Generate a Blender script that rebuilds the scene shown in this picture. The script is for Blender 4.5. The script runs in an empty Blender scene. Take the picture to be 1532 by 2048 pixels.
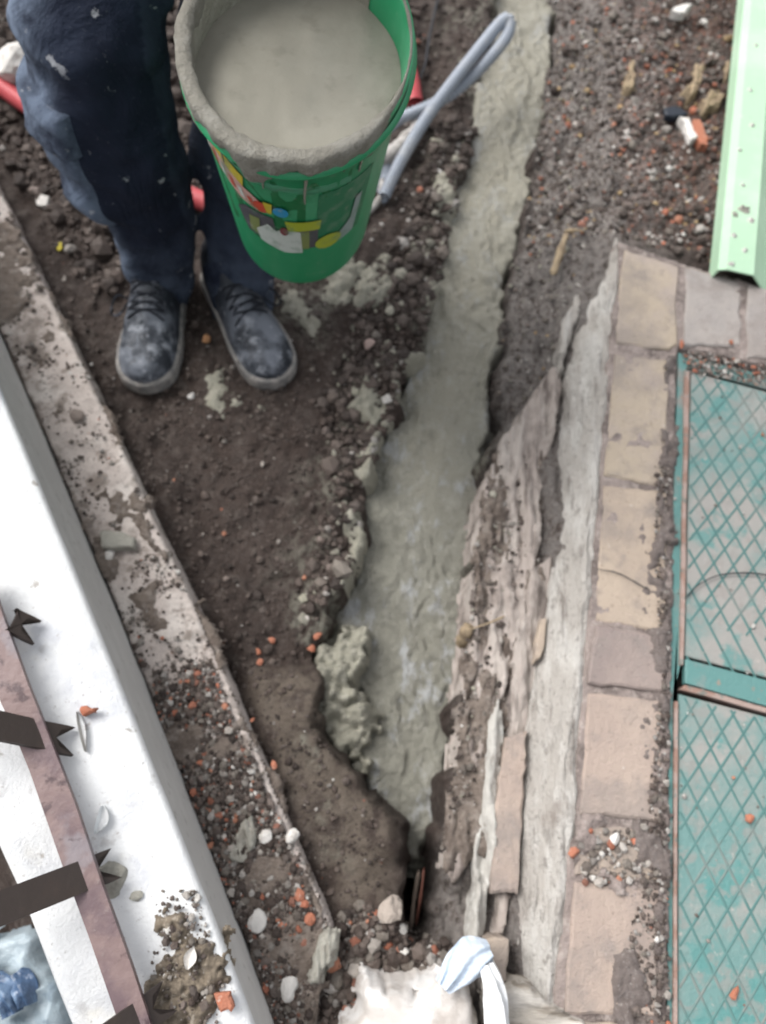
import bpy, math, random
import numpy as np
from mathutils import Vector

random.seed(7)
rng = np.random.default_rng(11)
S = bpy.context.scene
COL = S.collection

# ------------------------------------------------------------------ camera
CAM_H, PITCH, ROLL = 1.20, math.radians(67.0), math.radians(6.0)
FPX = 1538.0
_F = np.array([0, math.cos(PITCH), -math.sin(PITCH)])
_R0 = np.array([1.0, 0, 0]); _U0 = np.array([0, math.sin(PITCH), math.cos(PITCH)])
_R = _R0 * math.cos(ROLL) + _U0 * math.sin(ROLL)
_U = -_R0 * math.sin(ROLL) + _U0 * math.cos(ROLL)
_C = np.array([0, 0, CAM_H])
cd = bpy.data.cameras.new('camera'); cam = bpy.data.objects.new('camera', cd); COL.objects.link(cam)
cd.sensor_fit = 'VERTICAL'; cd.sensor_height = 34.6; cd.lens = 34.6 * FPX / 2048
cd.clip_start = 0.02; cd.clip_end = 200
m4 = np.eye(4); m4[:3, 0] = _R; m4[:3, 1] = _U; m4[:3, 2] = -_F; m4[:3, 3] = _C
from mathutils import Matrix
cam.matrix_world = Matrix(m4.tolist())
cd.dof.use_dof = True; cd.dof.focus_distance = 0.66; cd.dof.aperture_fstop = 4.4
S.camera = cam

# ------------------------------------------------------------------ sky, sun, exposure
W = bpy.data.worlds.new('World'); S.world = W; W.use_nodes = True
wn = W.node_tree; wn.nodes.clear()
SUN_EL, SUN_AZ = 52.0, -62.0          # azimuth from +Y (away from the camera) towards +X
sky = wn.nodes.new('ShaderNodeTexSky'); sky.sky_type = 'NISHITA'; sky.sun_disc = False
sky.sun_elevation = math.radians(SUN_EL); sky.sun_rotation = math.radians(SUN_AZ)
sky.air_density = 1.0; sky.dust_density = 4.0; sky.ozone_density = 1.0
hs = wn.nodes.new('ShaderNodeHueSaturation'); hs.inputs['Saturation'].default_value = 0.16   # overcast: nearly grey sky
bg = wn.nodes.new('ShaderNodeBackground'); bg.inputs['Strength'].default_value = 0.15
wo = wn.nodes.new('ShaderNodeOutputWorld')
wn.links.new(sky.outputs[0], hs.inputs['Color']); wn.links.new(hs.outputs[0], bg.inputs[0]); wn.links.new(bg.outputs[0], wo.inputs[0])
sl = bpy.data.lights.new('sun', 'SUN'); sl.energy = 1.5; sl.angle = math.radians(32); sl.color = (1.0, 0.97, 0.93)
so = bpy.data.objects.new('sun', sl); COL.objects.link(so)
el, az = math.radians(SUN_EL), math.radians(SUN_AZ)
sd_ = Vector((math.sin(az) * math.cos(el), math.cos(az) * math.cos(el), math.sin(el)))
so.rotation_euler = sd_.to_track_quat('Z', 'Y').to_euler(); so.location = sd_ * 8
S.view_settings.view_transform = 'Standard'; S.view_settings.look = 'None'
S.view_settings.gamma = 1; S.view_settings.use_curve_mapping = False
S.view_settings.exposure = 0.74

# ------------------------------------------------------------------ pixel -> point helpers
def ray(px, py):
    return _F + (px - 766) / FPX * _R + (1024 - py) / FPX * _U
def at(px, py, z):
    d = ray(px, py); return _C + d * ((z - CAM_H) / d[2])
def aty(px, py, y):
    d = ray(px, py); return _C + d * (y / d[1])
def atd(px, py, depth):
    return _C + ray(px, py) * depth
def proj(p):
    v = np.asarray(p) - _C; w = v @ _F
    return 766 + FPX * (v @ _R) / w, 1024 - FPX * (v @ _U) / w
def poly(pts, z):
    return np.array([at(p[0], p[1], z)[:2] for p in pts])

# ------------------------------------------------------------------ noise
def _hash(i, j, k, s):
    h = (i.astype(np.int64) * 374761393 + j.astype(np.int64) * 668265263 + k.astype(np.int64) * 2147483647 + s * 974634127) & 0xffffffff
    h = ((h ^ (h >> 13)) * 1274126177) & 0xffffffff
    h = ((h ^ (h >> 16)) * 2246822519) & 0xffffffff
    return ((h ^ (h >> 15)) & 0xffffff) / float(0xffffff)
def vn2(x, y, s=0):
    x = np.asarray(x, float); y = np.asarray(y, float)
    i, j = np.floor(x), np.floor(y); f, g = x - i, y - j
    f = f * f * f * (f * (f * 6 - 15) + 10); g = g * g * g * (g * (g * 6 - 15) + 10)
    z = np.zeros_like(i)
    a = _hash(i, j, z, s); b = _hash(i + 1, j, z, s); c = _hash(i, j + 1, z, s); d = _hash(i + 1, j + 1, z, s)
    return (a + (b - a) * f + (c - a) * g + (a - b - c + d) * f * g) * 2 - 1
def vn3(x, y, z, s=0):
    i, j, k = np.floor(x), np.floor(y), np.floor(z); f, g, h = x - i, y - j, z - k
    f = f * f * (3 - 2 * f); g = g * g * (3 - 2 * g); h = h * h * (3 - 2 * h)
    o = 0
    for a in (0, 1):
        for b in (0, 1):
            for c in (0, 1):
                o = o + _hash(i + a, j + b, k + c, s) * (f if a else 1 - f) * (g if b else 1 - g) * (h if c else 1 - h)
    return o * 2 - 1
def fbm(x, y, scale, octv=4, s=0, gain=0.5):
    o = 0; a = 1.0; f = 1.0 / scale; c, si = math.cos(0.6), math.sin(0.6)
    x, y = np.asarray(x, float), np.asarray(y, float)
    for k in range(octv):
        o = o + a * vn2(x * f + 17.3 * k, y * f - 9.1 * k, s + k); a *= gain; f *= 2.03
        x, y = c * x - si * y, si * x + c * y
    return o
def ridge(x, y, scale, octv=3, s=0):
    o = 0; a = 1.0; f = 1.0 / scale
    for k in range(octv):
        o = o + a * (1 - np.abs(vn2(x * f + 3.7 * k, y * f + 5.2 * k, s + k)) * 2); a *= 0.5; f *= 2.1
    return o
def sstep(a, b, x):
    t = np.clip((x - a) / (b - a), 0, 1); return t * t * (3 - 2 * t)
def sdist(P, x, y):
    """distance to a polygon outline, positive inside"""
    x = np.asarray(x, float); y = np.asarray(y, float)
    d = np.full(x.shape, 1e9); ins = np.zeros(x.shape, bool); n = len(P)
    for i in range(n):
        ax, ay = P[i]; bx, by = P[(i + 1) % n]
        ex, ey = bx - ax, by - ay; L = ex * ex + ey * ey + 1e-12
        t = np.clip(((x - ax) * ex + (y - ay) * ey) / L, 0, 1)
        d = np.minimum(d, (x - ax - t * ex) ** 2 + (y - ay - t * ey) ** 2)
        c = ((ay > y) != (by > y)) & (x < ex * (y - ay) / (ey + 1e-15) + ax)
        ins ^= c
    d = np.sqrt(d); return np.where(ins, d, -d)
def catmull(P, n):
    P = np.asarray(P, float); m = len(P)
    if m == 2:
        t = np.linspace(0, 1, n)[:, None]; return P[0] * (1 - t) + P[1] * t
    Q = np.vstack([2 * P[0] - P[1], P, 2 * P[-1] - P[-2]])
    u = np.linspace(0, m - 1, n); i = np.minimum(u.astype(int), m - 2); t = (u - i)[:, None]
    a, b, c, d = Q[i], Q[i + 1], Q[i + 2], Q[i + 3]
    return 0.5 * (2 * b + (c - a) * t + (2 * a - 5 * b + 4 * c - d) * t ** 2 + (3 * b - a - 3 * c + d) * t ** 3)
def resample(P, n):
    P = np.asarray(P, float); L = np.r_[0, np.cumsum(np.linalg.norm(np.diff(P, axis=0), axis=1))]
    u = np.linspace(0, L[-1], n)
    return np.stack([np.interp(u, L, P[:, k]) for k in range(P.shape[1])], 1)

# ------------------------------------------------------------------ objects
ORG = {}
def tag(o, label=None, cat=None, group=None, kind=None):
    if label: o['label'] = label
    if cat: o['category'] = cat
    if group: o['group'] = group
    if kind: o['kind'] = kind
    return o
def empty(name, loc, label, cat, group=None):
    o = bpy.data.objects.new(name, None); COL.objects.link(o); o.location = tuple(loc); o.empty_display_size = 0.05
    ORG[o.name] = np.array(loc, float); return tag(o, label, cat, group)
def mesh(name, V, F, mats, parent=None, smooth=True, attrs=None, mi=None, world=True):
    """V (n,3) world points; F list of (m,k) int arrays; returns the linked object"""
    V = np.asarray(V, float)
    if isinstance(F, np.ndarray): F = [F]
    F = [np.asarray(f, np.int32) for f in F if len(f)]
    if parent is not None: org = ORG[parent.name]
    elif world: org = np.array([(V[:, 0].min() + V[:, 0].max()) / 2, (V[:, 1].min() + V[:, 1].max()) / 2, V[:, 2].min()])
    else: org = np.zeros(3)
    L = V - org
    me = bpy.data.meshes.new(name)
    me.vertices.add(len(L)); me.vertices.foreach_set('co', L.astype(np.float32).ravel())
    loops = np.concatenate([f.ravel() for f in F]); tot = np.concatenate([np.full(len(f), f.shape[1], np.int32) for f in F])
    me.loops.add(len(loops)); me.loops.foreach_set('vertex_index', loops)
    me.polygons.add(len(tot)); me.polygons.foreach_set('loop_start', np.r_[0, np.cumsum(tot)[:-1]].astype(np.int32))
    me.polygons.foreach_set('use_smooth', np.full(len(tot), smooth, bool))
    if not isinstance(mats, (list, tuple)): mats = [mats]
    for m in mats: me.materials.append(m)
    if mi is not None: me.polygons.foreach_set('material_index', np.asarray(mi, np.int32))
    for k, v in (attrs or {}).items():
        v = np.asarray(v, np.float32)
        if v.ndim == 1:
            a = me.attributes.new(k, 'FLOAT', 'POINT'); a.data.foreach_set('value', v)
        else:
            a = me.attributes.new(k, 'FLOAT_COLOR', 'POINT')
            a.data.foreach_set('color', np.c_[v, np.ones(len(v))].astype(np.float32).ravel())
    me.update(calc_edges=True); me.validate()
    o = bpy.data.objects.new(name, me); COL.objects.link(o)
    if parent is not None: o.parent = parent; ORG[o.name] = org
    else: o.location = tuple(org); ORG[o.name] = org
    return o
def gridfaces(nu, nv, cu=False, cv=False):
    """faces of a (nu, nv) grid with index u*nv+v"""
    iu = np.arange(nu if cu else nu - 1); iv = np.arange(nv if cv else nv - 1)
    A, B = np.meshgrid(iu, iv, indexing='ij'); A = A.ravel(); B = B.ravel()
    A2, B2 = (A + 1) % nu, (B + 1) % nv
    return np.stack([A * nv + B, A2 * nv + B, A2 * nv + B2, A * nv + B2], 1)
class MB:
    def __init__(s): s.V = []; s.F = {}; s.n = 0; s.C = []
    def add(s, V, F, col=None):
        V = np.asarray(V, float)
        for f in (F if isinstance(F, list) else [F]):
            f = np.asarray(f, np.int64); s.F.setdefault(f.shape[1], []).append(f + s.n)
        s.V.append(V); s.n += len(V)
        if col is not None: s.C.append(np.tile(np.asarray(col, float), (len(V), 1)))
    def build(s, name, mats, parent=None, smooth=True, **k):
        at_ = k.pop('attrs', {})
        if s.C: at_['tint'] = np.vstack(s.C)
        return mesh(name, np.vstack(s.V), [np.vstack(f) for f in s.F.values()], mats, parent, smooth, attrs=at_, **k)
def sweep(P, r, seg=12, cap=True, flat=1.0):
    """tube along points P with radius r (scalar or array)"""
    P = np.asarray(P, float); n = len(P); r = np.broadcast_to(np.asarray(r, float), (n,))
    T = np.gradient(P, axis=0); T /= np.linalg.norm(T, axis=1)[:, None] + 1e-12
    N = np.zeros_like(P); v = np.array([0, 0, 1.0]) if abs(T[0, 2]) < 0.9 else np.array([1.0, 0, 0])
    for i in range(n):
        v = v - T[i] * (v @ T[i]); v /= np.linalg.norm(v) + 1e-12; N[i] = v
    B = np.cross(T, N); a = np.linspace(0, 2 * math.pi, seg, endpoint=False)
    V = (P[:, None] + r[:, None, None] * (np.cos(a)[None, :, None] * B[:, None] + flat * np.sin(a)[None, :, None] * N[:, None])).reshape(-1, 3)
    F = [gridfaces(n, seg, False, True)]
    if cap:
        V = np.vstack([V, P[0], P[-1]]); k = np.arange(seg)
        F.append(np.stack([np.full(seg, n * seg), (k + 1) % seg, k], 1))
        F.append(np.stack([np.full(seg, n * seg + 1), (n - 1) * seg + k, (n - 1) * seg + (k + 1) % seg], 1))
    return V, F
def prism(Q, z0=None, thick=0.02, bev=0.002, jit=0.0, sub=1):
    """slab with the (k,3) outline Q as its top edge, thickness straight down, bevelled top"""
    Q = np.asarray(Q, float)
    if sub > 1:
        Q = np.vstack([Q[i] * (1 - t) + Q[(i + 1) % len(Q)] * t for i in range(len(Q)) for t in np.arange(sub) / sub])
    k = len(Q); c = Q.mean(0)
    Q = Q + rng.normal(0, 1, Q.shape) * jit * np.array([1, 1, .15])
    d = c - Q; d[:, 2] = 0; d /= np.linalg.norm(d, axis=1)[:, None]
    top = Q + d * bev * 1.4; mid = Q - [0, 0, bev]; bot = Q - [0, 0, thick]
    V = np.vstack([top, mid, bot, c[None]]); i = np.arange(k); j = (i + 1) % k
    F = [np.stack([i + k, j + k, j, i], 1), np.stack([i + 2 * k, j + 2 * k, j + k, i + k], 1), np.stack([i, j, np.full(k, 3 * k)], 1)]
    e = Q[1] - Q[0]; f = Q[2] - Q[1]
    if np.cross(e[:2], f[:2]) < 0: F = [g[:, ::-1] for g in F]
    return V, F
def boxbar(a, b, w, h, up=(0, 0, 1)):
    a, b = np.asarray(a, float), np.asarray(b, float); t = b - a; t /= np.linalg.norm(t)
    s = np.cross(t, up); s /= np.linalg.norm(s); u = np.cross(s, t)
    V = np.array([p + s * x * w / 2 + u * y * h / 2 for p in (a, b) for x, y in ((-1, -1), (1, -1), (1, 1), (-1, 1))])
    F = np.array([[0, 1, 2, 3], [7, 6, 5, 4], [0, 4, 5, 1], [1, 5, 6, 2], [2, 6, 7, 3], [3, 7, 4, 0]])
    return V, F[:, ::-1]

# ------------------------------------------------------------------ materials
def M(name, base, layers=(), rough=0.85, bump=(), spec=0.3, metal=0.0, rough_noise=None, trans=None):
    m = bpy.data.materials.new(name); m.use_nodes = True; nt = m.node_tree; nd = nt.nodes; lk = nt.links
    bs = nd['Principled BSDF']; bs.inputs['Roughness'].default_value = rough
    bs.inputs['Specular IOR Level'].default_value = spec; bs.inputs['Metallic'].default_value = metal
    geo = nd.new('ShaderNodeNewGeometry'); pos = geo.outputs['Position']
    def vec(sc):
        if sc is None: return pos
        mp = nd.new('ShaderNodeMapping'); mp.inputs['Scale'].default_value = sc; lk.new(pos, mp.inputs['Vector']); return mp.outputs[0]
    def src(L):
        k = L.get('k', 'noise')
        if k == 'attr':
            a = nd.new('ShaderNodeAttribute'); a.attribute_name = L['a']; return a.outputs['Fac']
        if k == 'vor':
            t = nd.new('ShaderNodeTexVoronoi'); t.inputs['Scale'].default_value = L['s']; lk.new(vec(L.get('v')), t.inputs['Vector']); return t.outputs['Distance']
        t = nd.new('ShaderNodeTexNoise'); t.inputs['Scale'].default_value = L['s']; t.inputs['Detail'].default_value = L.get('d', 5)
        t.inputs['Roughness'].default_value = L.get('r', 0.6); t.inputs['Distortion'].default_value = L.get('w', 0.0)
        lk.new(vec(L.get('v')), t.inputs['Vector']); return t.outputs[0]
    if base == 'tint':
        a = nd.new('ShaderNodeAttribute'); a.attribute_name = 'tint'; cur = a.outputs['Color']
    else:
        rgb = nd.new('ShaderNodeRGB'); rgb.outputs[0].default_value = (*base, 1); cur = rgb.outputs[0]
    for L in layers:
        f = src(L); mr = nd.new('ShaderNodeMapRange'); mr.interpolation_type = 'SMOOTHSTEP'
        mr.inputs['From Min'].default_value = L['lo']; mr.inputs['From Max'].default_value = L['hi']; mr.inputs['To Max'].default_value = L.get('f', 1.0)
        lk.new(f, mr.inputs['Value']); fac = mr.outputs[0]
        if 'mask' in L:
            a = nd.new('ShaderNodeAttribute'); a.attribute_name = L['mask']
            mu = nd.new('ShaderNodeMath'); mu.operation = 'MULTIPLY'; lk.new(fac, mu.inputs[0]); lk.new(a.outputs['Fac'], mu.inputs[1]); fac = mu.outputs[0]
        mx = nd.new('ShaderNodeMix'); mx.data_type = 'RGBA'; mx.blend_type = L.get('b', 'MIX')
        lk.new(fac, mx.inputs[0]); lk.new(cur, mx.inputs[6]); mx.inputs[7].default_value = (*L['c'], 1); cur = mx.outputs[2]
    lk.new(cur, bs.inputs['Base Color'])
    if rough_noise:
        t = src(rough_noise); mr = nd.new('ShaderNodeMapRange'); mr.inputs['From Min'].default_value = rough_noise['lo']; mr.inputs['From Max'].default_value = rough_noise['hi']
        mr.inputs['To Min'].default_value = rough_noise['a']; mr.inputs['To Max'].default_value = rough_noise['b']; lk.new(t, mr.inputs[0]); lk.new(mr.outputs[0], bs.inputs['Roughness'])
    prev = None
    for B in bump:
        f = src(B); bp = nd.new('ShaderNodeBump'); bp.inputs['Strength'].default_value = B.get('f', 1.0); bp.inputs['Distance'].default_value = B['h']
        lk.new(f, bp.inputs['Height'])
        if prev: lk.new(prev, bp.inputs['Normal'])
        prev = bp.outputs[0]
    if prev: lk.new(prev, bs.inputs['Normal'])
    return m

soil = M('soil', (.049, .034, .028), [
    dict(s=6, d=6, lo=.44, hi=.66, c=(.077, .056, .047), f=.8), dict(s=45, d=8, lo=.5, hi=.72, c=(.135, .112, .098), f=.75),
    dict(s=240, d=6, lo=.55, hi=.75, c=(.20, .175, .155), f=.6), dict(s=30, d=6, lo=.60, hi=.38, c=(.028, .020, .017), f=.0),
    dict(s=18, d=6, lo=.55, hi=.75, c=(.030, .022, .018), f=.7),
    dict(s=70, d=6, lo=.30, hi=.60, c=(.215, .195, .182), f=.95, mask='ash'), dict(s=150, d=6, lo=.45, hi=.62, c=(.27, .24, .22), f=.6, mask='ash'),
    dict(s=60, d=6, lo=.42, hi=.60, c=(.30, .12, .075), f=.32, mask='brick'),
    dict(s=40, d=7, lo=.34, hi=.56, c=(.20, .165, .13), f=.8, mask='pale'),
    dict(s=55, d=7, lo=.40, hi=.60, c=(.25, .245, .20), f=.8, mask='cement')],
    rough=.8, spec=.35, bump=[dict(s=38, d=9, r=.68, h=.012), dict(s=140, d=8, h=.006), dict(s=420, d=6, h=.003)], rough_noise=dict(s=14, lo=.35, hi=.7, a=.55, b=.95))
concrete = M('wet_concrete', (.30, .283, .228), [
    dict(s=6, v=(1.4, .8, 1), d=6, lo=.42, hi=.66, c=(.345, .33, .275), f=.8),
    dict(k='attr', a='bleed', lo=.35, hi=1.0, c=(.215, .212, .180), f=.7),
    dict(s=28, v=(1.25, .8, 1), d=8, r=.7, lo=.50, hi=.68, c=(.38, .37, .325), f=.6),
    dict(s=20, v=(1.2, .8, 1), d=7, lo=.57, hi=.72, c=(.17, .162, .13), f=.65), dict(s=280, d=4, lo=.58, hi=.70, c=(.10, .095, .08), f=.65), dict(s=220, d=4, lo=.62, hi=.72, c=(.38, .365, .33), f=.6),
    dict(s=13, v=(1.6, .8, 1), d=9, r=.7, lo=.52, hi=.64, c=(.40, .41, .415), f=.85, mask='bleed')],
    rough=.5, spec=.42, bump=[dict(s=60, v=(1.25, .75, 1), d=9, r=.72, h=.008), dict(s=330, d=5, h=.003)], rough_noise=dict(s=12, lo=.3, hi=.7, a=.27, b=.6))
mortar_wet = M('wet_mortar', (.27, .26, .21), [dict(s=50, d=6, lo=.45, hi=.7, c=(.36, .345, .29), f=.7), dict(s=260, d=4, lo=.6, hi=.75, c=(.15, .14, .11), f=.6)],
    rough=.6, spec=.4, bump=[dict(s=90, d=7, h=.006), dict(s=350, d=5, h=.002)])
mortar_bucket = M('fluid_mortar', (.225, .215, .178), [dict(s=9, d=6, lo=.42, hi=.66, c=(.275, .263, .22), f=.8), dict(s=30, d=7, lo=.55, hi=.68, c=(.18, .17, .14), f=.6)], rough=.42, spec=.4, bump=[dict(s=30, d=5, h=.0015)])
wallmat = M('old_render', (.50, .44, .405), [
    dict(s=14, d=7, lo=.46, hi=.66, c=(.60, .55, .51), f=.9), dict(s=30, d=8, lo=.50, hi=.66, c=(.20, .165, .14), f=.8),
    dict(s=9, d=7, lo=.56, hi=.70, c=(.15, .12, .10), f=.75), dict(s=170, d=5, lo=.58, hi=.72, c=(.14, .115, .10), f=.7)],
    rough=.92, bump=[dict(s=60, d=8, h=.006), dict(s=300, d=5, h=.002)])
white = M('white_paint', (.70, .71, .715), [
    dict(s=7, d=7, lo=.48, hi=.66, c=(.50, .515, .555), f=.85), dict(s=4, d=5, lo=.55, hi=.68, c=(.72, .66, .52), f=.7),
    dict(s=24, d=8, lo=.58, hi=.70, c=(.40, .39, .385), f=.6), dict(s=45, d=8, lo=.64, hi=.72, c=(.27, .235, .20), f=.7), dict(s=170, d=5, lo=.64, hi=.72, c=(.30, .27, .25), f=.7)],
    rough=.7, spec=.3, bump=[dict(s=26, d=6, h=.0022), dict(s=260, d=4, h=.0012)])
haunchmat = M('old_mortar', (.53, .495, .455), [
    dict(s=7, v=(2.0, .5, 1), d=7, lo=.54, hi=.66, c=(.36, .315, .29), f=.65),
    dict(s=16, v=(2.4, .5, 1), d=7, lo=.44, hi=.62, c=(.68, .655, .615), f=.9), dict(s=26, v=(2.6, .5, 1), d=8, lo=.55, hi=.68, c=(.23, .20, .18), f=.75), dict(s=70, v=(1.6, .8, 1), d=7, lo=.56, hi=.68, c=(.30, .27, .245), f=.7),
    dict(s=12, d=6, lo=.60, hi=.74, c=(.30, .25, .22), f=.7), dict(s=200, d=5, lo=.62, hi=.74, c=(.18, .16, .145), f=.6)],
    rough=.92, bump=[dict(s=30, v=(2.2, .6, 1), d=9, r=.7, h=.018), dict(s=160, d=6, h=.005)])
slabmat = M('broken_footing', (.37, .32, .29), [
    dict(s=14, v=(3.0, .45, 1), d=7, lo=.42, hi=.62, c=(.43, .385, .35), f=.9), dict(s=20, v=(2.6, .5, 1), d=8, lo=.50, hi=.66, c=(.115, .092, .082), f=.85),
    dict(s=8, d=6, lo=.56, hi=.72, c=(.17, .14, .125), f=.8), dict(s=200, d=5, lo=.62, hi=.74, c=(.5, .46, .43), f=.5)],
    rough=.92, bump=[dict(s=45, v=(2.4, .6, 1), d=8, h=.008), dict(s=260, d=5, h=.002)])
greenslab = M('lichen_concrete', (.42, .405, .375), [dict(s=30, v=(2, .6, 1), d=8, lo=.5, hi=.7, c=(.22, .20, .18), f=.8), dict(s=60, d=6, lo=.55, hi=.7, c=(.56, .56, .53), f=.7)],
    rough=.9, bump=[dict(s=70, d=8, h=.006)])
def brickmat(name, c, c2, d=(.23, .20, .185)):
    return M(name, c, [dict(s=9, d=6, lo=.42, hi=.64, c=c2, f=.8), dict(s=6, d=7, lo=.50, hi=.62, c=d, f=.55), dict(s=22, d=8, lo=.50, hi=.68, c=d, f=.6), dict(s=150, d=6, lo=.58, hi=.72, c=tuple(x * .45 for x in c), f=.5),
        dict(s=70, d=6, lo=.66, hi=.76, c=(.55, .50, .46), f=.6)], rough=.88, bump=[dict(s=80, d=8, h=.003), dict(s=330, d=5, h=.0015)])
b_yellow = brickmat('brick_yellow', (.395, .33, .258), (.355, .30, .268))
b_tan = brickmat('brick_tan', (.38, .31, .25), (.42, .345, .275))
b_pink = brickmat('brick_pink', (.35, .28, .24), (.39, .315, .265))
b_grey = brickmat('brick_grey', (.31, .285, .27), (.36, .325, .30))
b_dark = brickmat('brick_mauve', (.25, .205, .19), (.30, .245, .22))
jointmat = M('joint_mortar', (.30, .25, .23), [dict(s=18, d=7, lo=.44, hi=.62, c=(.14, .115, .105), f=.85), dict(s=60, d=7, lo=.5, hi=.68, c=(.42, .365, .335), f=.7),
    dict(s=200, d=5, lo=.6, hi=.72, c=(.55, .5, .46), f=.6)], rough=.95, bump=[dict(s=90, d=8, h=.006), dict(s=300, d=5, h=.003)])
stone = M('gravel', 'tint', [dict(s=200, d=5, lo=.5, hi=.75, c=(.06, .05, .045), f=.35)], rough=.7, spec=.4, bump=[dict(s=300, d=5, h=.002)])
teal = M('teal_plate', (.275, .265, .248), [
    dict(s=5, d=8, lo=.40, hi=.58, c=(.115, .225, .215), f=.95), dict(s=13, d=7, lo=.53, hi=.60, c=(.075, .215, .205), f=.8), dict(s=40, d=7, lo=.50, hi=.60, c=(.25, .225, .21), f=.55), dict(s=90, d=6, lo=.62, hi=.72, c=(.40, .35, .32), f=.6)],
    rough=.62, spec=.4, bump=[dict(s=120, d=7, h=.002)])
tealr = M('teal_ridge', (.075, .16, .153), [dict(s=5, d=8, lo=.44, hi=.58, c=(.10, .19, .182), f=.8), dict(s=9, d=7, lo=.50, hi=.60, c=(.20, .20, .188), f=.8)], rough=.85, spec=.12)
tealf = M('teal_paint', (.095, .215, .205), [dict(s=10, d=8, lo=.48, hi=.62, c=(.24, .215, .20), f=.8), dict(s=50, d=6, lo=.62, hi=.70, c=(.32, .17, .12), f=.6)], rough=.5, spec=.45, bump=[dict(s=160, d=6, h=.0015)])
rustbar = M('rusty_edge', (.33, .25, .22), [dict(s=30, d=7, lo=.45, hi=.6, c=(.24, .135, .10), f=.7), dict(s=70, d=6, lo=.56, hi=.68, c=(.10, .17, .16), f=.6)], rough=.85, bump=[dict(s=200, d=6, h=.002)])
rail = M('rail_paint', (.125, .085, .092), [dict(s=9, d=7, lo=.44, hi=.56, c=(.20, .140, .132), f=.9), dict(s=7, d=6, lo=.55, hi=.62, c=(.20, .178, .192), f=.8), dict(s=22, d=7, lo=.57, hi=.64, c=(.055, .033, .038), f=.8), dict(s=120, d=6, lo=.62, hi=.70, c=(.22, .18, .17), f=.5)],
    rough=.5, spec=.4, bump=[dict(s=30, d=6, h=.003)])
railside = M('rail_primer', (.040, .030, .026), [dict(s=20, d=6, lo=.5, hi=.7, c=(.055, .038, .030), f=.8)], rough=.6, spec=.4, bump=[dict(s=60, d=6, h=.001)])
conduit = M('grey_conduit', (.27, .30, .35), [dict(s=16, d=6, lo=.50, hi=.68, c=(.36, .37, .38), f=.7), dict(s=60, d=6, lo=.6, hi=.72, c=(.22, .21, .19), f=.6)], rough=.5, spec=.4)
hose = M('muddy_hose', (.42, .40, .38), [dict(s=40, d=7, lo=.45, hi=.62, c=(.26, .245, .225), f=.8), dict(s=90, d=6, lo=.58, hi=.7, c=(.55, .53, .51), f=.7)], rough=.8, bump=[dict(s=110, d=7, h=.005)])
redpipe = M('red_pipe', (.46, .075, .085), [dict(s=18, d=6, lo=.55, hi=.72, c=(.42, .17, .16), f=.7)], rough=.5, spec=.4)
black = M('black_plastic', (.015, .016, .02), rough=.5, spec=.4)
greenpaint = M('pale_green_paint', (.36, .53, .375), [dict(s=6, d=5, lo=.46, hi=.66, c=(.44, .60, .45), f=.8), dict(s=55, d=7, lo=.64, hi=.74, c=(.52, .62, .50), f=.7), dict(s=120, d=6, lo=.66, hi=.75, c=(.20, .30, .18), f=.5)],
    rough=.45, spec=.45, bump=[dict(s=90, d=5, h=.0008)])
bucketgreen = M('bucket_green', (.014, .235, .095), [dict(s=6, d=5, lo=.45, hi=.62, c=(.07, .30, .16), f=.6), dict(s=20, d=5, lo=.5, hi=.7, c=(.03, .25, .11), f=.5), dict(s=45, d=6, lo=.60, hi=.72, c=(.16, .27, .19), f=.45)], rough=.38, spec=.5)
cloth = M('navy_cloth', (.0085, .012, .024), [
    dict(s=9, d=6, lo=.45, hi=.7, c=(.014, .020, .037), f=.8), dict(s=14, d=7, lo=.30, hi=.58, c=(.15, .19, .26), f=.8, mask='dust'),
    dict(s=34, d=6, lo=.64, hi=.70, c=(.30, .31, .33), f=.8, mask='splash'), dict(s=200, d=5, lo=.6, hi=.75, c=(.09, .10, .12), f=.35)],
    rough=.9, spec=.2, bump=[dict(s=9, d=4, v=(1, 1, .7), w=1.2, h=.014), dict(s=500, d=3, h=.0006)])
shoe_m = M('shoe_leather', (.020, .024, .032), [dict(s=20, d=6, lo=.40, hi=.62, c=(.15, .165, .195), f=.8, mask='dust'), dict(s=30, d=7, lo=.52, hi=.68, c=(.28, .30, .335), f=.7, mask='dust'),
    dict(s=80, d=6, lo=.62, hi=.7, c=(.30, .32, .36), f=.6)], rough=.6, spec=.35, bump=[dict(s=50, d=6, h=.002)])
sole_m = M('shoe_sole', (.17, .165, .16), [dict(s=40, d=6, lo=.42, hi=.62, c=(.30, .28, .26), f=.8), dict(s=30, d=6, lo=.55, hi=.7, c=(.07, .065, .06), f=.7)], rough=.85, bump=[dict(s=120, d=5, h=.002)])
lace_m = M('shoe_lace', (.014, .016, .022), [dict(s=60, d=5, lo=.55, hi=.7, c=(.12, .13, .16), f=.8)], rough=.9)
skin = M('skin', (.42, .25, .18), [dict(s=30, d=5, lo=.5, hi=.7, c=(.48, .30, .22), f=.6)], rough=.55, spec=.3)
jacket_m = M('jacket_cloth', (.03, .034, .045), [dict(s=20, d=6, lo=.5, hi=.7, c=(.06, .065, .08), f=.7)], rough=.9, bump=[dict(s=18, d=5, h=.008)])
hairm = M('hair', (.02, .014, .010), rough=.6)
wood = M('splintered_wood', (.40, .33, .25), [dict(s=30, v=(3, .5, 1), d=7, lo=.45, hi=.62, c=(.55, .50, .43), f=.8), dict(s=50, v=(3, .5, 1), d=7, lo=.55, hi=.7, c=(.20, .15, .11), f=.7)], rough=.9, bump=[dict(s=90, v=(3, .4, 1), d=6, h=.004)])
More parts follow.
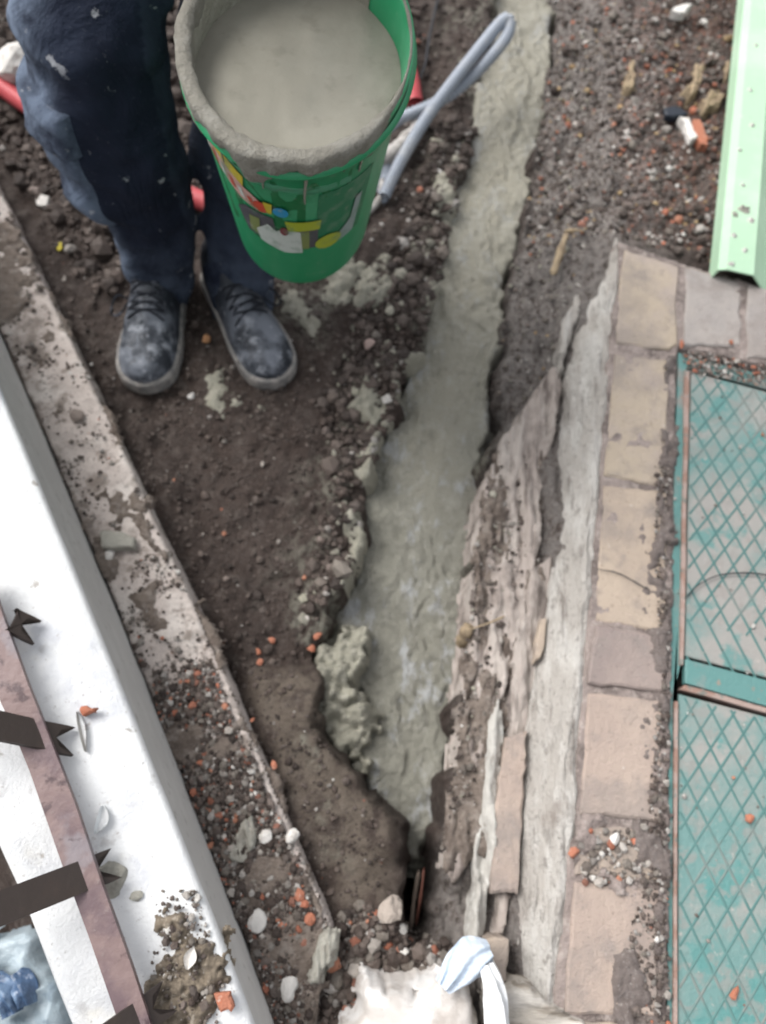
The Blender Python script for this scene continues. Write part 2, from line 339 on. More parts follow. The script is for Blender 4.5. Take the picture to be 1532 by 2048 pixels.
greywood = M('weathered_wood', (.42, .385, .34), [dict(s=24, v=(.5, 3, 1), d=7, lo=.45, hi=.62, c=(.55, .52, .48), f=.8), dict(s=30, v=(.5, 3, 1), d=7, lo=.52, hi=.66, c=(.16, .13, .10), f=.75)], rough=.9, bump=[dict(s=60, v=(.5, 3, 1), d=6, h=.006)])
straw = M('straw_root', (.30, .235, .155), [dict(s=60, d=5, lo=.45, hi=.65, c=(.17, .125, .085), f=.8)], rough=.85, bump=[dict(s=150, d=5, h=.002)])
orange = M('red_brick', (.37, .15, .095), [dict(s=60, d=6, lo=.48, hi=.66, c=(.40, .12, .06), f=.7), dict(s=120, d=6, lo=.6, hi=.72, c=(.50, .40, .34), f=.7)], rough=.9, bump=[dict(s=160, d=6, h=.003)])
paleplaster = M('plaster_chip', (.62, .60, .57), [dict(s=60, d=6, lo=.5, hi=.68, c=(.42, .38, .34), f=.7)], rough=.85, bump=[dict(s=160, d=6, h=.002)])
greychip = M('concrete_chip', (.33, .32, .28), [dict(s=60, d=6, lo=.5, hi=.68, c=(.24, .22, .19), f=.7)], rough=.9, bump=[dict(s=160, d=6, h=.003)])
flake = M('paint_flake', (.70, .72, .73), [dict(s=80, d=5, lo=.55, hi=.7, c=(.5, .5, .5), f=.5)], rough=.5)
yellowp = M('yellow_leaf', (.36, .30, .03), rough=.7)
sackm = M('white_sack', (.54, .505, .475), [dict(s=9, d=6, lo=.48, hi=.64, c=(.72, .71, .70), f=.9), dict(s=22, d=7, lo=.52, hi=.66, c=(.36, .32, .29), f=.75), dict(s=90, d=6, lo=.6, hi=.72, c=(.35, .30, .26), f=.6)], rough=.75, bump=[dict(s=30, d=5, h=.003)])
bluecloth = M('pale_blue_cloth', (.52, .60, .70), [dict(s=30, d=6, lo=.45, hi=.65, c=(.66, .72, .79), f=.8), dict(s=60, d=6, lo=.6, hi=.72, c=(.36, .42, .52), f=.7)], rough=.8, bump=[dict(s=70, d=6, h=.004)])
whitecloth = M('white_strip', (.78, .79, .80), [dict(s=40, d=6, lo=.58, hi=.7, c=(.6, .6, .6), f=.6)], rough=.75, bump=[dict(s=50, d=6, h=.003)])
bluebag = M('blue_plastic', (.25, .31, .35), [dict(s=10, d=6, lo=.42, hi=.62, c=(.36, .42, .45), f=.8), dict(s=30, d=6, lo=.58, hi=.7, c=(.14, .19, .24), f=.6)], rough=.4, spec=.5, bump=[dict(s=26, d=6, h=.008)])
darkblue = M('dark_blue_film', (.045, .085, .16), [dict(s=30, d=6, lo=.48, hi=.62, c=(.16, .24, .36), f=.8)], rough=.28, spec=.6, bump=[dict(s=40, d=5, h=.006)])
def flat(name, c, r=.45): return M(name, tuple(x * .86 for x in c), [dict(s=60, d=5, lo=.55, hi=.75, c=tuple(x * .8 + .04 for x in c), f=.6), dict(s=38, d=7, lo=.50, hi=.66, c=(.10, .20, .13), f=.55), dict(s=70, d=7, lo=.6, hi=.7, c=(.28, .28, .25), f=.6)], rough=r, spec=.45)

# ------------------------------------------------------------------ the ground
WALL_Z = 0.05
def ledge_z(t): return 0.29 - 0.10 * t
TRENCH_PX = [(985, -60), (975, 60), (960, 230), (955, 300), (905, 420), (893, 500), (870, 600), (845, 700), (803, 815), (760, 900), (728, 1000), (724, 1080), (700, 1160), (660, 1255), (640, 1330),
             (628, 1420), (688, 1512), (735, 1590), (782, 1642), (800, 1705), (800, 1790), (812, 1860), (845, 1860), (865, 1780), (880, 1690), (900, 1560), (918, 1400), (930, 1250), (946, 1080), (958, 960), (980, 860),
             (978, 760), (1002, 650), (1002, 560), (1030, 480), (1052, 380), (1082, 260), (1092, 150), (1102, 0), (1106, -60)]
TRENCH = poly(TRENCH_PX, -.04)
RIGHT = poly([(1110, -200), (1060, 380), (1010, 560), (985, 760), (990, 860), (955, 980), (935, 1250), (905, 1560), (880, 1700), (850, 1880), (900, 2300), (2400, 2300), (2400, -200)], .02)
UPLEFT = poly([(-400, -300), (380, -300), (400, 420), (300, 560), (190, 600), (90, 420), (-400, -100)], .0)
FARRIGHT = poly([(1190, -300), (1200, 480), (1240, 500), (2200, 700), (2200, -300)], .05)
CEMENTP = poly([(560, 560), (690, 560), (640, 690), (560, 640)], 0)
LOWSLAB = poly([(470, 1330), (640, 1330), (700, 1520), (790, 1640), (780, 1800), (690, 1830), (600, 1640), (520, 1470)], .0)
LEFTYARD = poly([(-30, 1560), (-400, 1000), (-900, 2600), (170, 2500)], 0)
HOLE = poly([(818, 1745), (850, 1740), (858, 1800), (842, 1880), (820, 1875), (812, 1800)], 0)
def hz(x, y):
    x = np.asarray(x, float); y = np.asarray(y, float)
    mid = np.exp(-((x + .18) / .28) ** 2 - ((y - .42) / .30) ** 2)
    z = fbm(x, y, .30, 3, 1) * .012 - .020 * mid - .012 * np.clip(ridge(x, y, .16, 3, 15) - .9, 0, 1) + .004 * np.abs(fbm(x, y, .045, 3, 17)) + fbm(x, y, .075, 4, 5) * .0095 + fbm(x, y, .02, 3, 9) * .0028
    ul = sstep(-.05, .12, sdist(UPLEFT, x, y))
    z = z + ul * (.03 + .022 * np.clip(fbm(x, y, .10, 4, 21), -1, 1.4) + .008 * np.abs(fbm(x, y, .028, 3, 33)))
    r = sdist(RIGHT, x, y)
    z = z + .055 * sstep(-.005, .20, r)
    z = z + sstep(0, .03, r) * sstep(.25, .12, r) * (fbm(x * 2.2 + y * .25, y * .55, .05, 4, 40) * .011)
    fr = sstep(0, .1, sdist(FARRIGHT, x, y)); z = z + fr * (fbm(x, y, .04, 4, 44) * .008 + .006 * np.abs(fbm(x, y, .018, 2, 46)))
    wob = fbm(x, y, .07, 3, 61) * .016 + fbm(x, y, .02, 2, 63) * .006
    t = sdist(TRENCH, x, y) + wob
    z = z + .018 * sstep(-.10, -.01, t) * sstep(.02, -.01, t) * (fbm(x, y, .05, 3, 66) + .6) * (1 - sstep(0, .02, r))
    z = z - .15 * sstep(-.012, .03, t)
    ls = sstep(-.02, .03, sdist(LOWSLAB, x, y)); z = z * (1 - .55 * ls * (t < 0)) + .012 * ls * (t < -.005)
    z = z - .10 * sstep(-.01, .015, sdist(HOLE, x, y) + wob * .4)
    z = z - .10 * sstep(-.02, .05, sdist(LEFTYARD, x, y))
    return z
def axis(lo, hi, st, far):
    a = np.arange(lo, hi, st); o = [hi]; s = st
    while o[-1] < far: s *= 1.35; o.append(o[-1] + s)
    p = [lo - st]; s = st
    while p[-1] > -far: s *= 1.35; p.append(p[-1] - s)
    return np.r_[np.array(p[::-1]), a, np.array(o)]
xs, ys = axis(-1.12, 1.15, .0046, 40), axis(-.36, 2.15, .0046, 40)
X, Y = np.meshgrid(xs, ys, indexing='ij'); X, Y = X.ravel(), Y.ravel()
Zg = hz(X, Y)
rr = sdist(RIGHT, X, Y)
ash = np.maximum(sstep(-.01, .03, rr) * sstep(.36, .16, rr), .22 * sstep(0, .1, sdist(FARRIGHT, X, Y)))
brick = sstep(0, .1, sdist(FARRIGHT, X, Y)) * .9
pale = sstep(-.02, .03, sdist(LOWSLAB, X, Y)) * .75
cem = sstep(-.03, .04, sdist(CEMENTP, X, Y)) * .9
tt = sdist(TRENCH, X, Y); cem = np.maximum(cem, sstep(-.16, -.02, tt) * sstep(0.02, -.01, rr) * sstep(.05, .5, fbm(X, Y, .08, 4, 77)) * .9)
g = mesh('ground', np.stack([X, Y, Zg], 1), gridfaces(len(xs), len(ys)), soil, attrs=dict(ash=ash, brick=brick, pale=pale, cement=cem), world=False)
tag(g, kind='structure')

def patch(name, P, zf, mat, res=.004, edge=.010, fall=1.6, margin=.02, jag=.006, seed=0, parent=None, attrs=None, noise=None, smooth=True, depth=.03):
    """height-field piece with its own outline P (world xy), top zf(x,y) and a rounded, falling rim"""
    x = np.arange(P[:, 0].min() - margin, P[:, 0].max() + margin, res); y = np.arange(P[:, 1].min() - margin, P[:, 1].max() + margin, res)
    A, B = np.meshgrid(x, y, indexing='ij'); a, b = A.ravel(), B.ravel()
    s = sdist(P, a, b) + (fbm(a, b, .06, 5, seed, .6)) * jag
    z = zf(a, b)
    if noise: z = z + noise(a, b, s)
    rim = np.clip(s / edge, 0, 1); z = z - edge * .6 * (1 - np.sqrt(np.clip(1 - (1 - rim) ** 2, 0, 1)))
    z = np.where(s < 0, np.maximum(z + s * fall * 3, z - depth), z)
    keep = s > -margin
    F = gridfaces(len(x), len(y)); F = F[keep[F].all(1)]
    used = np.unique(F); re = np.full(len(a), -1); re[used] = np.arange(len(used)); F = re[F]
    V = np.stack([a, b, z], 1)[used]
    at_ = {k: f(a, b, s)[used] for k, f in (attrs or {}).items()}
    return mesh(name, V, F, mat, parent, smooth, attrs=at_)

# ------------------------------------------------------------------ poured concrete in the trench
CONC_PX = [(985, -80), (975, 60), (958, 230), (953, 295), (925, 360), (868, 362), (876, 425), (897, 445), (895, 500), (868, 600), (842, 700), (806, 800), (765, 900), (728, 1000), (722, 1080), (704, 1150),
           (664, 1250), (690, 1330), (735, 1400), (725, 1480), (715, 1540), (760, 1600), (785, 1660), (800, 1712), (838, 1722), (870, 1680), (896, 1560), (915, 1400), (930, 1250), (946, 1080), (957, 960), (980, 862),
           (976, 760), (1002, 650), (1002, 560), (1030, 480), (1052, 380), (1082, 260), (1092, 150), (1102, 0), (1106, -80)]
CONC_PX = [(x + (-11 if x < 985 - .165 * max(y, 0) + 40 and y < 720 else 8 if y < 720 else 0), y) for x, y in CONC_PX]
CONC = np.array([at(p[0], p[1], -.085 + .08 * min(1, max(0, (1450 - p[1]) / 900)))[:2] for p in CONC_PX])
SMOOTH = poly([(850, 760), (950, 760), (945, 900), (935, 1060), (850, 1060), (835, 900)], -.03)
YN, YF = at(830, 1700, -.03)[1], at(1000, 200, -.03)[1]
def conc_z(x, y):
    t = np.clip((y - YN) / (YF - YN), 0, 1)
    return -.088 + .084 * sstep(.0, .72, t)
def conc_noise(x, y, s):
    k = 1 - .8 * sstep(-.02, .03, sdist(SMOOTH, x, y))
    wx = x + fbm(x, y, .06, 2, 91) * .014
    xr = wx + .13 * y
    n = ridge(xr, y * .62, .018, 3, 93) * .0017 + fbm(xr, y * .75, .010, 4, 97) * .0023 + fbm(x, y, .14, 3, 95) * .006 - .006 * sstep(.25, .6, fbm(xr, y * .35, .05, 3, 98))
    edge = sstep(.05, .0, s) * (fbm(x, y, .06, 4, 99) * .007)
    return n * k + edge
co = patch('poured_concrete', CONC, conc_z, concrete, res=.0034, edge=.012, fall=1.2, margin=.03, jag=.010, seed=70, noise=conc_noise, depth=.05,
    attrs=dict(bleed=lambda x, y, s: np.clip(.35 * sstep(.12, .0, s) + .9 * sstep(.55, .15, (y - YN) / (YF - YN)) + .25, 0, 1)))
tag(co, 'long grey strip of fresh wet concrete poured along the trench', 'concrete')

def gz(px, py, z=0.0):
    """ground point under a pixel"""
    p = at(px, py, z)
    for _ in range(4):
        z = float(hz(p[0], p[1])); p = at(px, py, z)
    return p
def splash(name, label, pts, h=.012, mat=None, seed=0, cat='mortar', group=None, res=.004, rough=.006, jag=.022, zabs=None):
    P = poly(pts, .01)
    def zf(x, y): return hz(x, y) + h * .35 if zabs is None else np.full_like(x, zabs)
    o = patch(name, P, zf, mat or mortar_wet, res=res, edge=.012, fall=1.2, margin=.02, jag=jag, seed=seed, noise=lambda x, y, s: fbm(x, y, .026, 5, seed + 3, .6) * rough * .7 + .006 * (sstep(0, .03, s) - .6), depth=.04)
    return tag(o, label, cat, group)
splash('mortar_splash', 'pale flat mortar puddle on the soil right of the worker\'s shoes', [(540, 575), (600, 560), (640, 600), (650, 660), (625, 700), (590, 660), (560, 625)], .008, None, 101, rough=.003)
splash('mortar_splash', 'lumpy mortar splash on the soil below the bucket\'s lower right side', [(620, 540), (690, 500), (710, 540), (690, 590), (650, 600)], .013, None, 102, rough=.010)
splash('mortar_splash', 'rough mortar splash between the grey hose end and the trench', [(705, 565), (740, 515), (785, 510), (790, 555), (750, 610), (715, 605)], .012, None, 103, rough=.010)
splash('mortar_splash', 'mortar splash heaped against the trench edge level with the shoe toes', [(700, 790), (735, 765), (785, 770), (790, 810), (755, 870), (715, 850)], .016, None, 104, rough=.012)
splash('mortar_splash', 'thin grey-green mortar smear on the soil between the two shoes', [(400, 740), (440, 700), (470, 700), (455, 780), (440, 830), (395, 800)], .006, None, 105, rough=.003)
splash('mortar_splash', 'olive mortar lump in the crevice left of the concrete, upper one', [(632, 1310), (676, 1245), (722, 1262), (712, 1370), (656, 1392)], -.008, None, 106, rough=.020, zabs=-.022)
splash('mortar_splash', 'olive mortar lump in the crevice left of the concrete, lower one', [(632, 1405), (700, 1380), (742, 1420), (738, 1520), (695, 1510), (645, 1455)], -.012, None, 107, rough=.022, zabs=-.045)

for k_, (pts, lab) in enumerate([([(848, 560), (878, 545), (884, 610), (858, 650), (836, 640)], 'mortar spill on the trench\'s left lip just below the wide lobe'), ([(812, 690), (846, 676), (850, 740), (818, 790), (796, 770)], 'mortar spill on the trench\'s left lip level with the shoes'),
        ([(742, 880), (776, 850), (790, 900), (752, 960), (728, 950)], 'mortar spill on the left lip where the trench widens'), ([(700, 1040), (728, 1010), (738, 1080), (716, 1150), (690, 1150)], 'mortar spill on the left lip above the olive lumps'),
        ([(868, 362), (905, 365), (900, 440), (878, 430)], 'pale mortar tongue beside the wide lobe of the concrete'), ([(480, 800), (520, 790), (530, 815), (490, 822)], 'small dried mortar scrap on the bare soil below the shoes')]):
    splash('mortar_spill', lab, pts, .020, mortar_wet, 310 + k_, rough=.009)
# ------------------------------------------------------------------ left wall, white ledge
def strip(name, rails, mat, n=160, jit=.0012, parent=None, seed=0, jscale=.03, close=False):
    """loft between several world polylines (same direction)"""
    R_ = [resample(np.asarray(r), n) for r in rails]; k = len(R_)
    V = np.stack(R_, 1).reshape(-1, 3)
    for c in range(3):
        V[:, c] += vn3(V[:, 0] / jscale + c * 31, V[:, 1] / jscale, V[:, 2] / jscale, seed) * jit
    return mesh(name, V, gridfaces(n, k, False, close), mat, parent)
def rails_px(pts, zf): return np.array([at(p[0], p[1], zf(i / (len(pts) - 1))) for i, p in enumerate(pts)])
WL = [(-260, -40), (14, 694), (73, 840), (137, 972), (183, 1091), (228, 1205), (292, 1365), (347, 1501), (402, 1647), (457, 1789), (507, 1907), (548, 2035), (640, 2260)]
WR = [(-220, -20), (0, 388), (44, 466), (105, 599), (166, 721), (206, 822), (256, 918), (297, 1009), (356, 1128), (393, 1228), (457, 1365), (507, 1492), (576, 1642), (617, 1747), (672, 1857)]
def straight(pts):
    a = np.array(pts, float); k = (a[:, 1] > 300) & (a[:, 1] < 2060); c = np.polyfit(a[k, 1], a[k, 0], 2); yy = np.r_[a[0, 1], np.linspace(380, 2050, 9), a[-1, 1] if a[-1, 1] > 2060 else 2055]
    return [(float(np.polyval(c, y)), float(y)) for y in (yy if a[-1, 1] > 2060 else np.r_[a[0, 1], np.linspace(380, a[-1, 1], 9)])]
WL, WR = straight(WL), straight(WR)
WALLP = np.vstack([poly(WR, WALL_Z), poly([(640, 1905), (600, 1990), (560, 2100), (640, 2300)], WALL_Z), poly(WL[::-1], WALL_Z)])
def wall_zf(x, y): return np.full_like(x, WALL_Z)
lw = patch('low_wall', WALLP, wall_zf, wallmat, res=.0042, edge=.005, fall=6, margin=.012, jag=.0016, seed=120, depth=.10,
    noise=lambda x, y, s: fbm(x, y, .08, 3, 121) * .003 + fbm(x, y, .018, 3, 122) * .0018)
tag(lw, 'low rendered wall top strewn with dirt and rubble, beside the white ledge', 'wall')
LE = [(-330, -100), (0, 785), (78, 954), (142, 1137), (201, 1287), (238, 1359), (292, 1492), (361, 1670), (425, 1834), (466, 1948), (507, 2048), (600, 2280)]
LE = straight(LE)
LL = [(-700, 300), (-150, 1330), (0, 1700), (40, 1790), (110, 1975), (140, 2048), (250, 2330)]
le_top = rails_px(LE, lambda t: ledge_z(t)); ll_top = rails_px(LL, lambda t: ledge_z(t))
le_bot = rails_px(WL, lambda t: .035)
le_bot = le_bot.copy(); n_ = 200
A = resample(le_top, n_); Bq = resample(le_bot, n_); Cq = resample(ll_top, n_)
Bq[:, 2] = .02
side = A - Cq; side[:, 2] = 0; side /= np.linalg.norm(side, axis=1)[:, None]
rl = [Bq, A * .5 + Bq * .5, A - [0, 0, .012], A - [0, 0, .004] - side * .0015, A - side * .006]
for f in np.linspace(.08, .92, 22): rl.append((A - side * .006) * (1 - f) + (Cq + side * .006) * f)
rl += [Cq + side * .006, Cq - [0, 0, .006], Cq - [0, 0, .05], Cq - [0, 0, .20] + side * .0, np.c_[Cq[:, :2], np.full(n_, -.14)]]
lg = strip('white_ledge', rl, white, n=n_, jit=.0006, seed=130, jscale=.05)
lg.data.materials.append(M('shaded_white_side', (.52, .51, .495), [dict(s=14, v=(1, 1, 2), d=6, lo=.45, hi=.65, c=(.57, .56, .545), f=.8), dict(s=50, d=7, lo=.60, hi=.70, c=(.27, .255, .24), f=.6)], rough=.85, bump=[dict(s=120, d=5, h=.001)]))  # white-painted side face: its shade is put into this grey colour
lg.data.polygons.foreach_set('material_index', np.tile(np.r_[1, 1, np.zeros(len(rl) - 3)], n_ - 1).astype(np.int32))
tag(lg, 'white painted concrete ledge along the left edge, under the brown railing', 'ledge')

# ------------------------------------------------------------------ kerb of bricks, haunch, footing
KZ = .10
KL = [(1232, 482), (1232, 560), (1212, 720), (1201, 900), (1183, 1100), (1167, 1300), (1151, 1450), (1145, 1600), (1122, 1850), (1110, 2000), (1106, 2100)]
kerb_o = at(1230, 1300, .0); kerb_o[2] = 0
kerb = empty('brick_kerb', kerb_o, 'raised kerb of worn yellow and tan bricks round the teal hatch', 'kerb')
KERBP = poly([(1231, 482), (1368, 527), (1560, 590), (1700, 640), (1700, 720), (1540, 735), (1354, 694), (1349, 1000), (1338, 1400), (1338, 2100)] + KL[::-1], KZ - .008)
patch('mortar_bed', KERBP, lambda x, y: np.full_like(x, KZ - .0045), jointmat, res=.004, edge=.005, fall=5, margin=.012, jag=.003, seed=140, depth=.09, parent=kerb,
    noise=lambda x, y, s: fbm(x, y, .05, 3, 141) * .0025 + fbm(x, y, .012, 2, 142) * .0016)
bricks = [([(1247, 497), (1357, 530), (1354, 690), (1340, 700), (1232, 688)], b_yellow, 'yellow'),
          ([(1231, 704), (1338, 716), (1336, 945), (1318, 972), (1208, 950)], b_yellow, None), ([(1206, 966), (1338, 980), (1330, 1262), (1190, 1243)], b_tan, None),
          ([(1190, 1249), (1330, 1268), (1328, 1384), (1174, 1366)], b_dark, None), ([(1176, 1384), (1326, 1398), (1322, 1644), (1160, 1632)], b_pink, None),
          ([(1156, 1650), (1322, 1660), (1320, 1764), (1150, 1752)], b_tan, None), ([(1150, 1764), (1318, 1778), (1316, 2038), (1126, 2030)], b_pink, None),
          ([(1124, 2040), (1316, 2050), (1316, 2200), (1120, 2200)], b_tan, None),
          ([(1370, 532), (1484, 562), (1482, 690), (1368, 690)], b_grey, None), ([(1496, 566), (1620, 602), (1622, 720), (1494, 716)], b_grey, None)]
for q, mt, _ in bricks:
    Q = np.array([at(p[0], p[1], KZ) for p in q]); c = Q.mean(0); Q = c + (Q - c) * .985
    Q[:, 2] = KZ + rng.normal(0, .0012)
    Vb, Fb = prism(Q, thick=.06, bev=.0026, jit=.0015, sub=6)
    mesh('brick', Vb, Fb, mt, kerb, smooth=False)
# sloping mortar haunch
HB = [(1222, 484), (1180, 575), (1140, 690), (1128, 760), (1116, 900), (1106, 1080), (1092, 1200), (1070, 1330), (1052, 1450), (1048, 1580), (1030, 1780), (1018, 1960), (1000, 2100)]
top = resample(rails_px(KL, lambda t: KZ - .004), 170); bot = resample(rails_px(HB, lambda t: .035), 170)
hr = [np.c_[bot[:, :2], np.full(170, -.06)]]
hr[0] = hr[0] + np.r_[0, 0, 0]
K_ = 26
for f in np.linspace(0, 1, K_):
    z = bot[:, 2] + (top[:, 2] - bot[:, 2]) * min(1, f * 1.25) ** .8
    p = bot * (1 - f) + top * f; p[:, 2] = z; hr.append(p)
hr.append(top + np.array([.012, 0, -.012]))
H_ = np.stack(hr, 1); V = H_.reshape(-1, 3)
V[:, 0] += fbm(V[:, 0] * 2 + .1 * V[:, 1], V[:, 1] * .8, .05, 5, 150, .6) * .0035
V[:, 2] += fbm(V[:, 0] * 2.4, V[:, 1] * .5, .03, 4, 152) * .006 - .008 * np.clip(fbm(V[:, 0], V[:, 1], .06, 3, 155) - .25, 0, 1)
o = mesh('mortar_haunch', V, gridfaces(170, len(hr)), haunchmat, kerb)
# layered broken footing between kerb and trench
def layer(name, label, pts, z, mat, seed, cat='slab', rough=.008, jag=.006, group=None, tilt=(0, 0), edge=.006):
    P = poly(pts, z); c = P.mean(0)
    o = patch(name, P, lambda x, y: z + (x - c[0]) * tilt[0] + (y - c[1]) * tilt[1], mat, res=.0036, edge=edge, fall=4, margin=.015, jag=jag, seed=seed, depth=.07,
        noise=lambda x, y, s: fbm((x + .08 * y) * 2.6, y * .45, .035, 4, seed + 1) * rough + fbm(x, y, .012, 2, seed + 5) * .0018)
    return tag(o, label, cat, group)
layer('footing_slab', 'long pale broken footing slab bordering the right side of the wet concrete', [(1100, 752), (1060, 800), (1012, 868), (980, 925), (960, 990), (952, 1080), (943, 1200), (934, 1330), (926, 1450), (918, 1560), (904, 1680), (912, 1760), (955, 1700), (965, 1560), (1005, 1400), (1045, 1250), (1075, 1080), (1092, 920), (1118, 775)], .030, slabmat, 160, rough=.012, tilt=(.25, 0))
layer('footing_slab', 'narrow brown-grey footing ledge at the foot of the mortar haunch', [(1062, 1130), (1108, 1110), (1096, 1250), (1064, 1400), (1050, 1580), (1020, 1780), (1000, 1890), (985, 1880), (1000, 1700), (1008, 1500), (1030, 1330)], .040, slabmat, 165, rough=.010, jag=.006)
layer('footing_slab', 'thin grey-white sliver of concrete beside the tan brick piece', [(1000, 1395), (1010, 1470), (998, 1600), (984, 1720), (978, 1840), (950, 1905), (940, 1895), (955, 1760), (962, 1600), (978, 1450)], .046, greenslab, 170, rough=.010, jag=.003)
layer('footing_slab', 'short ash-coloured slab just below the kerb\'s far corner, left of the haunch', [(1150, 565), (1178, 575), (1140, 690), (1125, 740), (1118, 700), (1135, 620)], .05, haunchmat, 175, rough=.006, jag=.008)
def chunk(name, label, cat, Qpx, z, thick, mat, jit=.0012, bev=.002, group=None, zs=None, sub=4):
    Q = np.array([at(p[0], p[1], z if zs is None else zs[i]) for i, p in enumerate(Qpx)])
    Vb, Fb = prism(Q, thick=thick, bev=bev, jit=jit, sub=sub); return tag(mesh(name, Vb, Fb, mat, smooth=False), label, cat, group)
chunk('brick_piece', 'long tan brick piece wedged between the grey sliver and the haunch', 'brick', [(1012, 1475), (1052, 1462), (1050, 1560), (1036, 1788), (984, 1784), (990, 1620)], .058, .05, b_pink, jit=.0014, bev=.003, sub=7)
chunk('brick_piece', 'small tan brick stub standing above the pale blue cloth', 'brick', [(976, 1878), (1019, 1880), (1013, 1962), (984, 1966)], .085, .07, b_tan)
chunk('brick_piece', 'thin yellow brick sliver on the haunch\'s lower edge', 'brick', [(1078, 1240), (1092, 1236), (1086, 1310), (1068, 1325)], .058, .02, b_tan)

# ------------------------------------------------------------------ teal hatch
HZ = .088
ho = at(1440, 1300, HZ - .05)
hatch = empty('steel_hatch', ho, 'worn teal steel floor hatch with diamond tread leaves in the brick kerb', 'hatch')
def quad_slab(name, q, z, thick, mat, parent, bev=.0012, jit=.0):
    Vb, Fb = prism(np.array([at(p[0], p[1], z) for p in q]), thick=thick, bev=bev, jit=jit, sub=6 if jit else 1); return mesh(name, Vb, Fb, mat, parent, smooth=False)
quad_slab('frame', [(1357, 704), (1378, 712), (1372, 1000), (1366, 1310), (1345, 1400), (1344, 2200), (1334, 2200), (1338, 1400), (1347, 1000)], HZ + .003, .04, tealf, hatch)
quad_slab('frame', [(1380, 714), (1760, 806), (1760, 838), (1380, 737)], HZ + .001, .04, tealf, hatch)
quad_slab('hinge_bar', [(1370, 740), (1379, 742), (1368, 1330), (1359, 1330)], HZ + .008, .02, rustbar, hatch, jit=.0006)
quad_slab('hinge_bar', [(1349, 1402), (1356, 1402), (1354, 2200), (1346, 2200)], HZ + .008, .02, rustbar, hatch, jit=.0006)
leafU = [(1382, 743), (1760, 845), (1752, 1412), (1370, 1312)]
leafL = [(1358, 1388), (1750, 1492), (1740, 2230), (1355, 2230)]
def leaf_panel(q, z):
    lp = quad_slab('tread_leaf', q, z, .006, teal, hatch)
    Q = poly(q, z); mb = MB(); c = Q.mean(0)
    p0 = Q[0]; ux = (Q[1] - Q[0]); ux /= np.linalg.norm(ux); uy = (Q[3] - Q[0]); uy /= np.linalg.norm(uy)
    for sgn in (-1, 1):
        dr = uy * math.cos(math.radians(31)) + sgn * ux * math.sin(math.radians(31)); nr = np.array([-dr[1], dr[0]])
        ks = (Q - p0) @ nr
        for d in np.arange(ks.min(), ks.max(), .0262):
            ts = []
            for i in range(4):
                a, b = Q[i], Q[(i + 1) % 4]; ka, kb = (a - p0) @ nr - d, (b - p0) @ nr - d
                if ka * kb < 0: pt = a + (b - a) * (ka / (ka - kb)); ts.append((pt - p0) @ dr)
            if len(ts) != 2 or abs(ts[0] - ts[1]) < .02: continue
            t0, t1 = min(ts) + .004, max(ts) - .004; w = .0018
            a, b = p0 + nr * d + dr * t0, p0 + nr * d + dr * t1
            V = [[*(a - nr * w), z], [*a, z + .0009], [*(a + nr * w), z], [*(b - nr * w), z], [*b, z + .0009], [*(b + nr * w), z]]
            mb.add(V, [np.array([[0, 3, 4, 1], [1, 4, 5, 2]]), np.array([[0, 1, 2], [3, 5, 4]])])
    r = mb.build('tread_ridges', tealr, lp, smooth=False); r['kind'] = 'stuff'
leaf_panel(leafU, HZ + .003); leaf_panel(leafL, HZ + .003)
quad_slab('cross_bar', [(1371, 1318), (1752, 1418), (1752, 1474), (1371, 1366)], HZ + .007, .012, tealf, hatch)
quad_slab('hinge_bar', [(1372, 1369), (1752, 1477), (1752, 1487), (1360, 1378)], HZ + .004, .02, rustbar, hatch, jit=.0006)

# ------------------------------------------------------------------ brown railing on the ledge
RE_R = [(-30, 1130), (0, 1215), (59, 1377), (91, 1455), (151, 1610), (201, 1761), (256, 1912), (297, 2035), (370, 2260)]
RE_L = [(-110, 1160), (-60, 1270), (14, 1432), (59, 1542), (119, 1715), (178, 1875), (238, 2048), (310, 2290)]
def rz(t): return .30 - .055 * t
rr_ = resample(rails_px(RE_R, rz), 60); rlq = resample(rails_px(RE_L, rz), 60)
railing = empty('steel_railing', at(150, 1600, .22), 'brown painted steel railing with fishtail feet standing on the white ledge', 'railing')
top_ = np.stack([rlq, (rlq + rr_) / 2, rr_, rr_ - [0, 0, .010], rlq - [0, 0, .010]], 1)
top_[:, 1, 2] += .0006
V = top_.reshape(-1, 3)
mesh('bottom_rail', V, gridfaces(60, 5, False, True), [rail], railing, smooth=False)
def upright(foot_px, rail_px, wpx, zf, far, zr):
    """angle-iron upright: from the ledge past the back of the rail and up, fishtail foot"""
    f = at(*foot_px, zf + .004); r = at(*rail_px, zr); d = r - f
    a = f; b = f + d / d[2] * .0 + d * (far / np.linalg.norm(d))
    t = (b - a) / np.linalg.norm(b - a)
    e = (rr_[30] - rr_[0]); e /= np.linalg.norm(e); nrm = np.cross(t, e); nrm /= np.linalg.norm(nrm); e = np.cross(nrm, t)
    w = wpx
    def pt(s, u, v): return a + t * s + e * u * w / 2 + nrm * v
    mb = MB(); th = .003
    out = [(.030, -.95), (.006, -1.0), (-.004, -.98), (.012, -.62), (.017, 0), (.012, .55), (-.007, .98), (.006, 1.02), (.030, .95)]
    L = np.linalg.norm(b - a); out = [(L, -1)] + out + [(L, 1)]
    top = np.array([pt(s, u, th) for s, u in out]); bo = np.array([pt(s, u, -th) for s, u in out]); k = len(out)
    i = np.arange(k); j = (i + 1) % k
    # split the forked outline into a fan round its notch
    fan = np.array([[5, q, q + 1] for q in range(0, k - 1) if q not in (4, 5)] + [[5, k - 1, 0]])
    mb.add(np.vstack([top, bo]), [fan, fan[:, ::-1] + k, np.stack([i, i + k, j + k, j], 1)])
    return mb.build('upright', railside, railing, smooth=False), pt
upright((66, 1262), (18, 1238), .034, .262, .026, .285)
